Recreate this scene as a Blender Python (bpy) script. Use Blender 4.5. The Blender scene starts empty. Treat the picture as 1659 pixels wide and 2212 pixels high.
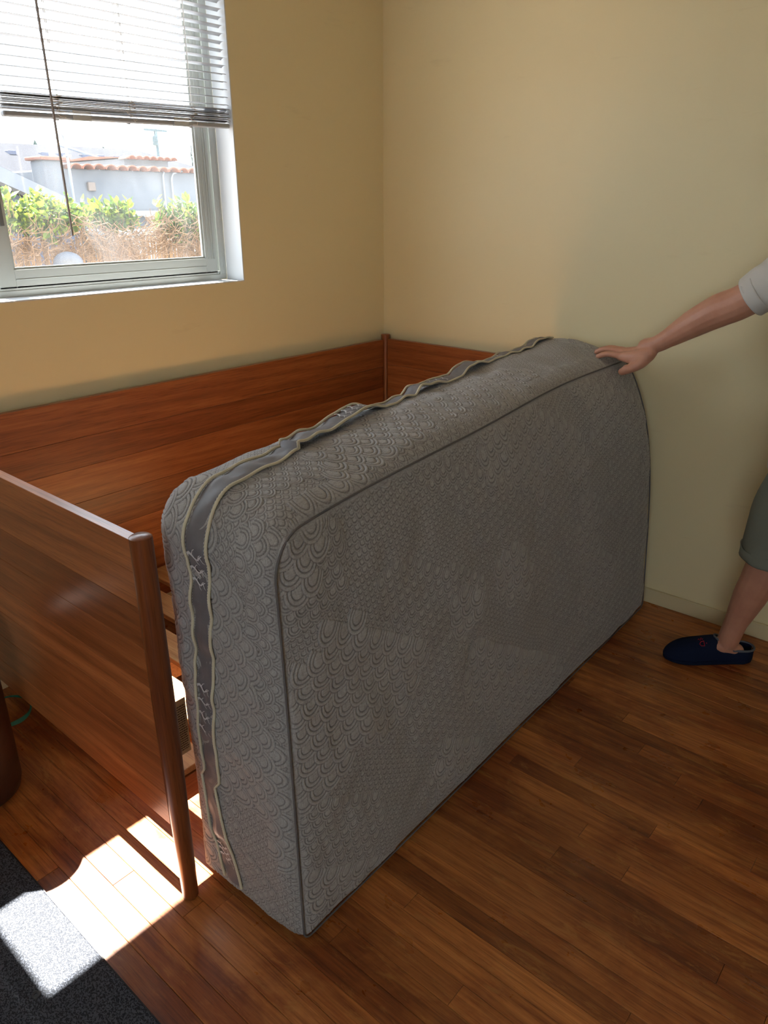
import bpy, bmesh, math, random
import numpy as np
from mathutils import Vector, Matrix
random.seed(7)
SC = bpy.context.scene
COL = SC.collection
R = math.radians

# ------------------------------------------------------------------ camera
cd = bpy.data.cameras.new('camera'); cam = bpy.data.objects.new('camera', cd); COL.objects.link(cam)
SC.camera = cam
F_PX, PITCH, ROLL, AZ = 1593.1, R(22.43), R(-.136), R(40.55)
fw = Vector((math.cos(AZ)*math.cos(PITCH), math.sin(AZ)*math.cos(PITCH), -math.sin(PITCH)))
rt = Vector((math.sin(AZ), -math.cos(AZ), 0)); up = rt.cross(fw)
rt2 = rt*math.cos(ROLL)+up*math.sin(ROLL); up2 = -rt*math.sin(ROLL)+up*math.cos(ROLL)
m = Matrix((rt2, up2, -fw)).transposed().to_4x4(); m.translation = (-2.732, -2.336, 1.5)
cam.matrix_world = m
cd.sensor_fit = 'VERTICAL'; cd.sensor_height = 24; cd.lens = F_PX/2212*24; cd.clip_start = .05; cd.clip_end = 300

# ------------------------------------------------------------------ world, sun, exposure
SC.view_settings.view_transform = 'Standard'; SC.view_settings.look = 'None'
SC.view_settings.exposure = 0.58; SC.view_settings.gamma = 1; SC.view_settings.use_curve_mapping = False
w = bpy.data.worlds.new('world'); SC.world = w; w.use_nodes = True
bg = w.node_tree.nodes['Background']; bg.inputs[0].default_value = (.80, .90, 1.0, 1); bg.inputs[1].default_value = 4.6
sd = bpy.data.lights.new('sun', 'SUN'); sd.energy = 44; sd.color = (1, .96, .88); sd.angle = R(.6)
sun = bpy.data.objects.new('sun', sd); COL.objects.link(sun)
sun.rotation_euler = Vector((0, -1, -1.42)).to_track_quat('-Z', 'Y').to_euler()
ad = bpy.data.lights.new('fill_lamp_near', 'AREA'); ad.shape = 'RECTANGLE'; ad.size = 1.5; ad.size_y = 1.2  # area lamp added as soft room fill, set in the unseen window opening
ad.energy = 3; ad.color = (.97, .98, 1.0)
al = bpy.data.objects.new('fill_lamp_near', ad); COL.objects.link(al)
al.location = (-5.28, -3.4, 1.6); al.rotation_euler = Vector((1, .25, -.25)).to_track_quat('-Z', 'Z').to_euler()

# ------------------------------------------------------------------ helpers
def lin(r, g, b):
    f = lambda c: (c/255/12.92 if c/255 <= .04045 else ((c/255+.055)/1.055)**2.4)
    return (f(r), f(g), f(b), 1)

class MB:
    def __init__(s): s.v = []; s.f = []
    def add(s, vs, fs):
        n = len(s.v); s.v += [tuple(p) for p in vs]; s.f += [tuple(i+n for i in f) for f in fs]; return s
    def box(s, x0, y0, z0, x1, y1, z1, c=0.0):
        x0, x1 = min(x0, x1), max(x0, x1); y0, y1 = min(y0, y1), max(y0, y1); z0, z1 = min(z0, z1), max(z0, z1)
        if c <= 0:
            vs = [(x, y, z) for z in (z0, z1) for x, y in ((x0, y0), (x1, y0), (x1, y1), (x0, y1))]
            return s.add(vs, [(0, 3, 2, 1), (4, 5, 6, 7), (0, 1, 5, 4), (1, 2, 6, 5), (2, 3, 7, 6), (3, 0, 4, 7)])
        L = [(c, z0), (0, z0+c), (0, z1-c), (c, z1)]; vs = []
        for i, z in L:
            a, b, d, e = x0+i, x1-i, y0+i, y1-i; k = 0 if i else c
            vs += [(a+k, d, z), (b-k, d, z), (b, d+k, z), (b, e-k, z), (b-k, e, z), (a+k, e, z), (a, e-k, z), (a, d+k, z)]
        fs = [tuple(range(7, -1, -1)), tuple(range(24, 32))]
        for l in range(3):
            for k in range(8): fs.append((l*8+k, l*8+(k+1) % 8, l*8+8+(k+1) % 8, l*8+8+k))
        return s.add(vs, fs)
    def tube(s, pts, rad, n=12, cap=True, flat=1.0, upv=(0, 0, 1)):
        P = [Vector(p) for p in pts]
        if not hasattr(rad, '__len__'): rad = [rad]*len(P)
        base = len(s.v); prev = None
        for i, p in enumerate(P):
            t = (P[min(i+1, len(P)-1)]-P[max(i-1, 0)]).normalized()
            if prev is None:
                a = Vector(upv)
                if abs(a.dot(t)) > .95: a = Vector((1, 0, 0))
                a = (a-t*a.dot(t)).normalized()
            else: a = (prev-t*prev.dot(t)).normalized()
            prev = a; b = t.cross(a); r = rad[i]
            ra, rb = (r if hasattr(r, '__len__') else (r*flat, r))
            for k in range(n):
                th = 2*math.pi*k/n; s.v.append(tuple(p+a*(math.cos(th)*ra)+b*(math.sin(th)*rb)))
        for i in range(len(P)-1):
            for k in range(n):
                q = base+i*n; s.f.append((q+k, q+(k+1) % n, q+n+(k+1) % n, q+n+k))
        if cap:
            s.f.append(tuple(base+k for k in range(n-1, -1, -1))); s.f.append(tuple(base+(len(P)-1)*n+k for k in range(n)))
        return s
    def lathe(s, prof, cx, cy, n=32):
        base = len(s.v)
        for r, z in prof:
            for k in range(n):
                th = 2*math.pi*k/n; s.v.append((cx+r*math.cos(th), cy+r*math.sin(th), z))
        for i in range(len(prof)-1):
            for k in range(n):
                q = base+i*n; s.f.append((q+k, q+(k+1) % n, q+n+(k+1) % n, q+n+k))
        s.f.append(tuple(base+k for k in range(n-1, -1, -1))); s.f.append(tuple(base+(len(prof)-1)*n+k for k in range(n)))
        return s
    def ellips(s, c, r, nu=20, nv=12, M=None):
        vs = []; fs = []
        for j in range(nv+1):
            ph = math.pi*j/nv
            for i in range(nu):
                th = 2*math.pi*i/nu
                p = Vector((r[0]*math.sin(ph)*math.cos(th), r[1]*math.sin(ph)*math.sin(th), r[2]*math.cos(ph)))
                if M: p = M @ p
                vs.append(tuple(Vector(c)+p))
        for j in range(nv):
            for i in range(nu): fs.append((j*nu+i, (j+1)*nu+i, (j+1)*nu+(i+1) % nu, j*nu+(i+1) % nu))
        return s.add(vs, fs)
    def prism(s, pts, z0, z1, axis='z'):
        n = len(pts)
        def mk(a, b, c): return (a, b, c) if axis == 'z' else ((a, c, b) if axis == 'y' else (c, a, b))
        vs = [mk(a, b, z0) for a, b in pts]+[mk(a, b, z1) for a, b in pts]
        fs = [tuple(range(n-1, -1, -1)), tuple(range(n, 2*n))]+[(k, (k+1) % n, n+(k+1) % n, n+k) for k in range(n)]
        return s.add(vs, fs)
    def mesh(s, name, smooth=False):
        me = bpy.data.meshes.new(name); me.from_pydata(s.v, [], s.f)
        if smooth: me.shade_smooth()
        return me
    def build(s, name, mat, parent=None, smooth=False, bevel=0, auto=None):
        me = s.mesh(name, smooth)
        return link(name, me, mat, parent, bevel, auto)

def fixnormals(me):
    bm = bmesh.new(); bm.from_mesh(me); bmesh.ops.recalc_face_normals(bm, faces=bm.faces); bm.to_mesh(me); bm.free()

def link(name, me, mat, parent=None, bevel=0, auto=None):
    if mat and not me.materials: me.materials.append(mat)
    if len(me.polygons) < 60000: fixnormals(me)
    o = bpy.data.objects.new(name, me); COL.objects.link(o)
    if parent is not None:
        o.parent = parent; o.matrix_parent_inverse = Matrix.Translation(parent.location).inverted() if parent.type == 'EMPTY' else Matrix.Identity(4)
    if bevel:
        b = o.modifiers.new('bevel', 'BEVEL'); b.width = bevel; b.segments = 2; b.limit_method = 'ANGLE'
        b.harden_normals = False
    if auto is not None: me.set_sharp_from_angle(angle=R(auto))
    return o

def tag(o, label=None, cat=None, group=None, kind=None):
    if label: o['label'] = label
    if cat: o['category'] = cat
    if group: o['group'] = group
    if kind: o['kind'] = kind
    return o

def empty(name, loc, label=None, cat=None, group=None, kind=None):
    o = bpy.data.objects.new(name, None); COL.objects.link(o); o.location = loc; o.empty_display_size = .1
    return tag(o, label, cat, group, kind)

# ------------------------------------------------------------------ materials
class NT:
    def __init__(s, name):
        s.m = bpy.data.materials.new(name); s.m.use_nodes = True; s.t = s.m.node_tree
        s.b = s.t.nodes['Principled BSDF']; s.out = s.t.nodes['Material Output']
    def n(s, typ, **k):
        x = s.t.nodes.new(typ)
        for a, v in k.items():
            if a.startswith('i_'):
                key = a[2:]; key = int(key) if key.isdigit() else key.replace('_', ' ')
                if hasattr(v, 'is_output'): s.t.links.new(v, x.inputs[key])
                else: x.inputs[key].default_value = v
            else: setattr(x, a, v)
        return x
    def l(s, a, b): s.t.links.new(a, b)
    def math(s, op, a, b=0.0, c=None):
        x = s.n('ShaderNodeMath', operation=op)
        for i, v in enumerate((a, b) if c is None else (a, b, c)):
            if hasattr(v, 'is_output'): s.l(v, x.inputs[i])
            else: x.inputs[i].default_value = v
        return x.outputs[0]
    def mix(s, fac, a, b, mode='MIX'):
        x = s.n('ShaderNodeMix', data_type='RGBA', blend_type=mode)
        for k, v in ((0, fac), (6, a), (7, b)):
            if hasattr(v, 'is_output'): s.l(v, x.inputs[k])
            else: x.inputs[k].default_value = v
        return x.outputs[2]
    def ramp(s, fac, stops):
        x = s.n('ShaderNodeValToRGB'); s.l(fac, x.inputs[0]); e = x.color_ramp.elements
        while len(e) < len(stops): e.new(.5)
        for el, (p, c) in zip(e, stops): el.position = p; el.color = c
        return x.outputs[0]
    def vec(s, kind='Object', scale=(1, 1, 1), loc=None):
        if kind == 'Position': v = s.n('ShaderNodeNewGeometry').outputs['Position']
        else: v = s.n('ShaderNodeTexCoord').outputs[kind]
        mp = s.n('ShaderNodeMapping', i_Scale=scale); s.l(v, mp.inputs[0])
        if loc is not None: s.l(loc, mp.inputs[1])
        return mp.outputs[0]
    def noise(s, vec, scale, detail=3, rough=.5, dist=0):
        x = s.n('ShaderNodeTexNoise', i_Scale=scale, i_Detail=detail, i_Roughness=rough, i_Distortion=dist); s.l(vec, x.inputs['Vector'])
        return x.outputs[0]
    def bump(s, h, strength=.3, dist=.002):
        x = s.n('ShaderNodeBump', i_Strength=strength, i_Distance=dist); s.l(h, x.inputs['Height']); s.l(x.outputs[0], s.b.inputs['Normal'])

def simple(name, col, rough=.6, metal=0, spec=.5, nscale=0, nstr=.2, var=0):
    t = NT(name); t.b.inputs['Base Color'].default_value = col; t.b.inputs['Roughness'].default_value = rough
    t.b.inputs['Metallic'].default_value = metal; t.b.inputs['Specular IOR Level'].default_value = spec
    if nscale:
        v = t.vec('Object'); h = t.noise(v, nscale, 4)
        t.bump(h, nstr, .002)
        if var: t.l(t.mix(t.math('MULTIPLY', h, var), col, tuple(c*.55 for c in col[:3])+(1,)), t.b.inputs['Base Color'])
    return t.m

def wood(name, c1, c2, c3, axis, rough=.4, grain=1.0, coat=0.0, stain=False, wave=.14):
    """grain runs along axis (0,1,2); c1 light, c2 mid, c3 dark"""
    t = NT(name)
    inf = t.n('ShaderNodeObjectInfo').outputs['Random']
    off = t.n('ShaderNodeCombineXYZ'); t.l(t.math('MULTIPLY', inf, 37.0), off.inputs[0]); t.l(t.math('MULTIPLY', inf, 53.0), off.inputs[1]); t.l(t.math('MULTIPLY', inf, 71.0), off.inputs[2])
    sc = [9.0, 9.0, 9.0]; sc[axis] = .55
    sf = [150.0, 150.0, 150.0]; sf[axis] = 5.0
    v = t.vec('Object', tuple(sc), off.outputs[0]); vf = t.vec('Object', tuple(sf), off.outputs[0])
    big = t.noise(v, 1.6*grain, 4, .6, .8); fine = t.noise(vf, 1.0, 3, .65)
    wv = t.n('ShaderNodeTexWave', wave_type='BANDS', bands_direction='DIAGONAL', i_Scale=1.6*grain, i_Distortion=7.0, i_Detail=3.0, i_Detail_Scale=1.2); t.l(v, wv.inputs[0])
    f = t.math('ADD', t.math('MULTIPLY', big, .65), t.math('MULTIPLY', wv.outputs[1], wave))
    f = t.math('ADD', f, t.math('MULTIPLY', t.math('SUBTRACT', fine, .5), .55))
    col = t.ramp(f, [(.22, c3), (.45, c2), (.72, c1)])
    tone = t.ramp(t.math('FRACT', t.math('MULTIPLY', inf, 7.77)), [(0, (.66, .58, .52, 1)), (.5, (.94, .91, .88, 1)), (1, (1.2, 1.2, 1.15, 1))])
    col = t.mix(1.0, col, tone, 'MULTIPLY')
    pore = t.ramp(t.noise(vf, 2.2, 2, .7), [(.33, (.45, .36, .3, 1)), (.47, (1, 1, 1, 1))])
    col = t.mix(.55, col, pore, 'MULTIPLY')
    rg = rough
    if stain:
        pos = t.vec('Position', (3.2, 1.6, 1))
        b = t.noise(pos, 1.5, 5, .62, .6)
        blot = t.ramp(b, [(.40, (.48, .27, .20, 1)), (.55, (1, 1, 1, 1))])
        col = t.mix(.72, col, blot, 'MULTIPLY')
        pos2 = t.vec('Position', (22, 5, 1)); b2 = t.noise(pos2, 1.4, 5, .75, 1.0)
        worn = t.ramp(b2, [(.55, (0, 0, 0, 1)), (.66, (1, 1, 1, 1))])
        col = t.mix(t.math('MULTIPLY', worn, .42), col, lin(186, 132, 70))
        scr = t.n('ShaderNodeTexVoronoi', feature='DISTANCE_TO_EDGE', i_Scale=3.0); t.l(t.vec('Position', (5, 2.2, 1)), scr.inputs[0])
        rr = t.ramp(t.noise(t.vec('Position', (7, 5, 1)), 2, 4, .6), [(.3, (rough-.10,)*3+(1,)), (.7, (rough+.16,)*3+(1,))])
        t.l(rr, t.b.inputs['Roughness'])
    else: t.b.inputs['Roughness'].default_value = rg
    t.l(col, t.b.inputs['Base Color'])
    t.bump(t.math('ADD', fine, t.math('MULTIPLY', big, .5)), .12, .001)
    if coat: t.b.inputs['Coat Weight'].default_value = coat; t.b.inputs['Coat Roughness'].default_value = .18
    return t.m

M = {}
def wallmat():
    t = NT('beige_wall_paint'); v = t.vec('Position', (1, 1, 1))
    n1 = t.noise(v, 140, 3, .6); n2 = t.noise(v, 1.2, 3)
    n3 = t.noise(t.vec('Position', (1, 1, 6)), 2.5, 5, .7)
    c = t.mix(n2, lin(219, 204, 160), lin(226, 212, 170))
    mk = t.ramp(n3, [(.28, (.90, .88, .85, 1)), (.36, (1, 1, 1, 1))])
    c = t.mix(.5, c, mk, 'MULTIPLY')
    t.l(c, t.b.inputs['Base Color']); t.b.inputs['Roughness'].default_value = .55
    t.bump(t.math('ADD', t.math('MULTIPLY', n1, .35), t.noise(v, 30, 4)), .22, .002); return t.m
M['wall'] = wallmat()
M['ceiling'] = simple('ceiling_paint', lin(232, 226, 208), .8, nscale=90)
M['baseboard'] = simple('baseboard_paint', lin(206, 192, 152), .4, nscale=40, nstr=.1)
M['white'] = simple('white_paint', lin(206, 211, 216), .45, nscale=60, nstr=.1)
M['alu'] = simple('aluminium_frame', lin(176, 180, 176), .38, metal=.35, nscale=80, nstr=.1)
M['alu_dark'] = simple('weathered_track', lin(110, 112, 110), .5, metal=.3, nscale=60, nstr=.3, var=.6)
M['blind'] = simple('blind_slat_white', lin(162, 166, 172), .4, nscale=20, nstr=.05)
M['cord'] = simple('blind_cord', lin(215, 212, 205), .8)
M['wand'] = simple('blind_wand', lin(140, 132, 128), .2)
def clearp():
    t = NT('clear_plastic'); tr = t.n('ShaderNodeBsdfTransparent'); mx = t.n('ShaderNodeMixShader'); mx.inputs[0].default_value = .45
    t.b.inputs['Base Color'].default_value = lin(225, 230, 230); t.b.inputs['Roughness'].default_value = .1
    t.l(tr.outputs[0], mx.inputs[1]); t.l(t.b.outputs[0], mx.inputs[2]); t.l(mx.outputs[0], t.out.inputs[0]); return t.m
M['clear'] = clearp()
def glass():
    t = NT('window_glass'); tr = t.n('ShaderNodeBsdfTransparent'); gl = t.n('ShaderNodeBsdfGlossy', i_Roughness=.02)
    fr = t.n('ShaderNodeLayerWeight'); fq = t.math('MULTIPLY_ADD', t.math('POWER', fr.outputs['Facing'], 5.0), .9, .04); m1 = t.n('ShaderNodeMixShader'); t.l(fq, m1.inputs[0]); t.l(tr.outputs[0], m1.inputs[1]); t.l(gl.outputs[0], m1.inputs[2])
    tl = t.n('ShaderNodeBsdfTranslucent'); tl.inputs[0].default_value = (.8, .86, .92, 1)
    nz = t.noise(t.vec('Object', (1, 1, .6)), 5, 5, .6, .6); d = t.ramp(nz, [(.35, (.004,)*3+(1,)), (.75, (.022,)*3+(1,))])
    m2 = t.n('ShaderNodeMixShader'); t.l(d, m2.inputs[0]); t.l(m1.outputs[0], m2.inputs[1]); t.l(tl.outputs[0], m2.inputs[2]); t.l(m2.outputs[0], t.out.inputs[0]); return t.m
M['glass'] = glass()
BEDC = (lin(190, 124, 74), lin(168, 101, 58), lin(138, 79, 44))
M['bed_x'] = wood('bed_wood_lengthwise', *BEDC, 0, .3)
M['bed_y'] = wood('bed_wood_crosswise', *BEDC, 1, .3)
M['bed_z'] = wood('bed_post_wood', lin(160, 98, 56), lin(140, 80, 44), lin(112, 60, 34), 2, .3, .6)
M['pine'] = wood('pine_slat_wood', lin(228, 190, 140), lin(212, 170, 116), lin(186, 140, 90), 1, .55, .8)
M['floor'] = wood('oak_floorboard', lin(212, 146, 82), lin(184, 116, 60), lin(142, 82, 42), 1, .34, 1.2, stain=True, wave=.10)
M['gap'] = simple('dark_subfloor', lin(38, 20, 12), .9, nscale=30)

def matmat():
    t = NT('textured_black_mat'); v = t.vec('Object')
    vo = t.n('ShaderNodeTexVoronoi', feature='DISTANCE_TO_EDGE', i_Scale=150.0); 
    nz = t.n('ShaderNodeTexNoise', i_Scale=60.0, i_Detail=1.0); t.l(v, nz.inputs[0])
    vm = t.n('ShaderNodeVectorMath', operation='MULTIPLY_ADD'); t.l(nz.outputs[1], vm.inputs[0]); vm.inputs[1].default_value = (.012, .012, .012); t.l(v, vm.inputs[2])
    mp = t.n('ShaderNodeMapping', i_Scale=(1.0, .62, 1)); t.l(vm.outputs[0], mp.inputs[0])
    t.l(mp.outputs[0], vo.inputs[0])
    n2 = t.noise(mp.outputs[0], 360, 0, .4, .8)
    h = t.ramp(n2, [(.46, (0, 0, 0, 1)), (.53, (1, 1, 1, 1))])
    c = t.mix(h, lin(38, 42, 50), lin(80, 85, 96))
    t.l(c, t.b.inputs['Base Color']); t.b.inputs['Specular IOR Level'].default_value = .25; t.b.inputs['Roughness'].default_value = .7
    t.bump(h, .7, .003); return t.m
M['mat'] = matmat()
M['mat_edge'] = simple('mat_black_edge', lin(30, 31, 36), .5, nscale=50)
M['leather'] = simple('dark_brown_leather', lin(58, 38, 28), .42, nscale=45, nstr=.35, var=.8)
M['teal'] = simple('teal_ribbon', lin(30, 140, 128), .5, nscale=80)

def quiltmat():
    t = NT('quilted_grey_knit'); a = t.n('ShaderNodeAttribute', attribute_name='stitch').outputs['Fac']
    v = t.vec('Object', (420, 420, 60)); n1 = t.noise(v, 1, 3, .7); v2 = t.vec('Object', (60, 420, 420)); n2 = t.noise(v2, 1, 3, .7)
    n = t.math('MULTIPLY_ADD', n1, .5, t.math('MULTIPLY', n2, .5))
    c = t.mix(t.ramp(n, [(.38, (0, 0, 0, 1)), (.62, (1, 1, 1, 1))]), lin(140, 137, 134), lin(172, 171, 170))
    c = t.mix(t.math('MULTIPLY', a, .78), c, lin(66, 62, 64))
    t.l(c, t.b.inputs['Base Color']); t.b.inputs['Roughness'].default_value = .85
    t.b.inputs['Sheen Weight'].default_value = .15
    t.bump(n, .25, .001); return t.m
M['quilt'] = quiltmat()
M['quilt_plain'] = simple('grey_knit', lin(160, 160, 160), .85, nscale=300, nstr=.2)
def tapemat():
    t = NT('dark_grey_mesh_tape'); v = t.vec('Object', (500, 500, 500)); wv = t.n('ShaderNodeTexWave', i_Scale=1.2); t.l(v, wv.inputs[0])
    n = t.noise(t.vec('Object', (1, 1, 1)), 40, 3)
    t.l(t.mix(n, lin(96, 94, 98), lin(122, 120, 124)), t.b.inputs['Base Color']); t.b.inputs['Roughness'].default_value = .55
    t.bump(t.math('ADD', t.math('MULTIPLY', wv.outputs[1], .3), n), .3, .0015); return t.m
M['tape'] = tapemat()
M['cream'] = simple('cream_braid', lin(206, 198, 172), .8, nscale=400, nstr=.4)
M['piping'] = simple('grey_piping', lin(98, 95, 96), .8, nscale=400)
M['twig'] = simple('white_twig_print', lin(205, 206, 208), .7)
M['tagm'] = simple('beige_care_tag', lin(214, 200, 170), .8, nscale=100)
M['ink'] = simple('dark_ink', lin(90, 80, 70), .8)
def skin():
    t = NT('skin'); v = t.vec('Object'); n = t.noise(v, 22, 4, .6); n2 = t.noise(v, 160, 3)
    t.l(t.mix(n, lin(176, 122, 98), lin(205, 152, 126)), t.b.inputs['Base Color']); t.b.inputs['Roughness'].default_value = .5
    t.b.inputs['Subsurface Weight'].default_value = .08; t.b.inputs['Subsurface Radius'].default_value = (.01, .004, .002)
    t.bump(t.math('ADD', n2, n), .18, .002); return t.m
M['skin'] = skin()
M['nail'] = simple('nail', lin(222, 176, 156), .3)
M['shirt'] = simple('light_grey_shirt', lin(196, 192, 184), .9, nscale=250, nstr=.2)
M['shorts'] = simple('olive_grey_shorts', lin(116, 120, 108), .85, nscale=200, nstr=.2)
M['navy'] = simple('navy_felt', lin(22, 30, 52), .95, spec=.1, nscale=300, nstr=.3)
M['lining'] = simple('grey_lining', lin(92, 96, 104), .95, nscale=200)
M['red'] = simple('red_thread', lin(190, 30, 50), .7)
M['hair'] = simple('brown_hair', lin(60, 42, 30), .6, nscale=120, nstr=.5)
M['eye'] = simple('eye_white', lin(230, 228, 222), .2)
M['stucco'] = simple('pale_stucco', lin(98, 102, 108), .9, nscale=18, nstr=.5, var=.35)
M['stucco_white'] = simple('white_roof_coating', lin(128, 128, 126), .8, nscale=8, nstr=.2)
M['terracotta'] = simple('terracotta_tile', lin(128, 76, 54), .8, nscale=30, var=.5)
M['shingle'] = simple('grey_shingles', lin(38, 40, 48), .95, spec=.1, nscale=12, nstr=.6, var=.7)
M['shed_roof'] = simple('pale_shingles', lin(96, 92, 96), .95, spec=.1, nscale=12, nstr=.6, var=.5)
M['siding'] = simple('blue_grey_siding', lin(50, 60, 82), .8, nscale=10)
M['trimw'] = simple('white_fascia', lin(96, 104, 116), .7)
M['pole'] = simple('pole_wood', lin(70, 86, 92), .9, nscale=20)
M['galv'] = simple('galvanised_pipe', lin(140, 152, 162), .5, metal=.4)
M['reed'] = simple('dried_reed', lin(140, 112, 84), .9, nscale=60, var=.6)
M['twigb'] = simple('dry_vine', lin(104, 80, 60), .9, nscale=40, var=.5)
M['woodg'] = simple('weathered_post', lin(120, 108, 100), .9, nscale=30, var=.5)
def leafm(name, a, b):
    t = NT(name); inf = t.n('ShaderNodeObjectInfo').outputs['Random']; n = t.noise(t.vec('Object'), 14, 2)
    f = t.math('FRACT', t.math('ADD', inf, t.math('MULTIPLY', n, 1.6)))
    c = t.mix(f, a, b); t.l(c, t.b.inputs['Base Color']); t.b.inputs['Roughness'].default_value = .45
    tl = t.n('ShaderNodeBsdfTranslucent'); t.l(c, tl.inputs[0]); mx = t.n('ShaderNodeMixShader'); mx.inputs[0].default_value = .45
    t.l(t.b.outputs[0], mx.inputs[1]); t.l(tl.outputs[0], mx.inputs[2]); t.l(mx.outputs[0], t.out.inputs[0]); return t.m
M['leaf'] = leafm('hedge_leaf', lin(40, 70, 30), lin(120, 138, 40))
M['conifer'] = simple('dark_conifer', lin(52, 80, 74), .9, nscale=8, nstr=.8, var=.6)
M['ground'] = simple('yard_soil', lin(140, 120, 98), 1, nscale=5, nstr=.5, var=.5)
M['dome'] = simple('pale_blue_cover', lin(74, 78, 90), .6, nscale=10)
M['vent'] = simple('roof_vent', lin(70, 76, 96), .7)

# ------------------------------------------------------------------ room shell
RX, RY, RZ = -5.2, -5.6, 2.5
WX0, WX1, WZ0, WZ1, WD = -2.485, -.829, 1.243, 2.36, .17
mb = MB(); t_ = .004
mb.box(RX, 0, -.02, WX0-t_, WD, RZ); mb.box(WX1+t_, 0, -.02, .2, WD, RZ)
mb.box(WX0-t_, 0, -.02, WX1+t_, WD, WZ0-t_); mb.box(WX0-t_, 0, WZ1+t_, WX1+t_, WD, RZ)
tag(mb.build('wall_left', M['wall']), kind='structure')
tag(MB().box(0, RY, -.02, .15, 0, RZ).build('wall_right', M['wall']), kind='structure')
tag(MB().box(RX-.15, RY-.15, -.02, .15, RY, RZ).build('wall_back', M['wall']), kind='structure')
mb = MB(); a0, a1, b0, b1 = -4.3, -2.5, .95, 2.2   # opening for an unseen window behind the viewer, added to let in fill light
mb.box(RX-.15, RY, -.02, RX, a0, RZ); mb.box(RX-.15, a1, -.02, RX, WD, RZ); mb.box(RX-.15, a0, -.02, RX, a1, b0); mb.box(RX-.15, a0, b1, RX, a1, RZ)
tag(mb.build('wall_near', M['wall']), kind='structure')
tag(MB().box(RX-.15, RY-.15, RZ, .15, WD, RZ+.1).build('ceiling', M['ceiling']), kind='structure')
w2 = tag(MB().box(RX-.15, a0, b0, RX+.01, a0+.04, b1).box(RX-.15, a1-.04, b0, RX+.01, a1, b1).box(RX-.15, a0+.04, b0, RX+.01, a1-.04, b0+.04)
    .box(RX-.15, a0+.04, b1-.04, RX+.01, a1-.04, b1).box(RX-.1, (a0+a1)/2-.02, b0+.04, RX-.06, (a0+a1)/2+.02, b1-.04).build('fill_window', M['white'], bevel=.002), kind='structure')

# floor: slab + strips, each board its own object
fl = tag(MB().box(RX, RY, -.05, 0, 0, -.012).build('floor', M['gap']), kind='structure')
lens = [.42, .55, .68, .8, .95, 1.1, 1.3, 1.55]; bw = .0572
bm_cache = {}
def board_mesh(L):
    k = round(L, 3)
    if k not in bm_cache:
        g, c, z0 = .00035, .0007, -.012
        x0, x1, y0, y1 = g, bw-g, g, k-g
        vs = [(x0, y0, z0), (x1, y0, z0), (x1, y1, z0), (x0, y1, z0), (x0, y0, -c), (x1, y0, -c), (x1, y1, -c), (x0, y1, -c),
              (x0+c, y0+c, 0), (x1-c, y0+c, 0), (x1-c, y1-c, 0), (x0+c, y1-c, 0)]
        fs = [(8, 9, 10, 11)]
        for l in (0, 4):
            for q in range(4): fs.append((l+q, l+(q+1) % 4, l+4+(q+1) % 4, l+4+q))
        me = bpy.data.meshes.new('floorboard'); me.from_pydata(vs, [], fs); me.materials.append(M['floor']); bm_cache[k] = me
    return bm_cache[k]
rnd = random.Random(11); x = -bw; BX, BY = -3.7, -4.1
while x > BX-bw:
    y = BY-rnd.choice([0, .1, .25, .4])
    while y < -.01:
        L = rnd.choice(lens[3:]) if (x < -2.7) else rnd.choice(lens)
        if y+L > -.25: L = round(-y, 3)
        y0 = y; Lm = L
        if y < BY: y0 = BY; Lm = max(round(L-(BY-y), 3), .06)
        o = bpy.data.objects.new('floorboard', board_mesh(Lm)); COL.objects.link(o); o.location = (x, y0, rnd.uniform(-.0003, 0)); o.parent = fl
        y = y0+Lm
    x -= bw
mb = MB(); x += bw; g_ = .0005; xi = 0
while xi > RX:      # boards behind the viewer, joined
    xa = xi-bw
    y = RY; ye = BY if xa > x-bw*.5+1e-6 else 0
    while y < ye-.01:
        L = min(rnd.choice(lens), ye-y); mb.box(max(xa, RX)+g_, y+g_, -.011, xi-g_, y+L-g_, 0); y += L
    xi = xa
o = mb.build('floorboards', M['floor'], fl); o['kind'] = 'stuff'

# baseboards
for nm, bx in (('baseboard_right', (-.012, RY, 0, 0, 0, .062)), ('baseboard_back', (RX, RY, 0, -.012, RY+.012, .062)), ('baseboard_near', (RX, RY+.012, 0, RX+.012, -.012, .062)), ('baseboard_left', (RX, -.012, 0, -.012, 0, .062))):
    o = tag(MB().box(*bx).build(nm, M['baseboard'], bevel=.003), kind='structure')

# ------------------------------------------------------------------ window
wy0, wy1 = .10, .165
mb = MB(); fz0 = 1.262
mb.box(WX0, wy0-.0, WZ0, WX1, wy1, fz0)                      # sill track
for yy in (.104, .124, .144): mb.box(WX0+.02, yy, fz0, WX1-.02, yy+.004, fz0+.012)
mb.box(WX0, wy0, WZ1-.03, WX1, wy1, WZ1)
for xa, sgn in ((WX1, -1), (WX0, 1)):
    mb.box(xa, wy0, fz0, xa+sgn*.010, wy1, WZ1-.03)
    for yy, dd in ((.10, .030), (.128, .026), (.152, .022)): mb.box(xa+sgn*.010, yy, fz0, xa+sgn*dd, yy+.006, WZ1-.03)
win = tag(mb.build('window_1', M['alu'], bevel=.001), kind='structure')
rv = MB().box(WX1, 0, WZ0-t_, WX1+t_, wy0, WZ1+t_).box(WX0-t_, 0, WZ0-t_, WX0, wy0, WZ1+t_).box(WX0, 0, WZ1, WX1, wy0, WZ1+t_)
rv.build('reveal', M['white'], win); MB().box(WX0, -.001, WZ0-t_, WX1, wy0, WZ0).build('sill', M['white'], win)
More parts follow.
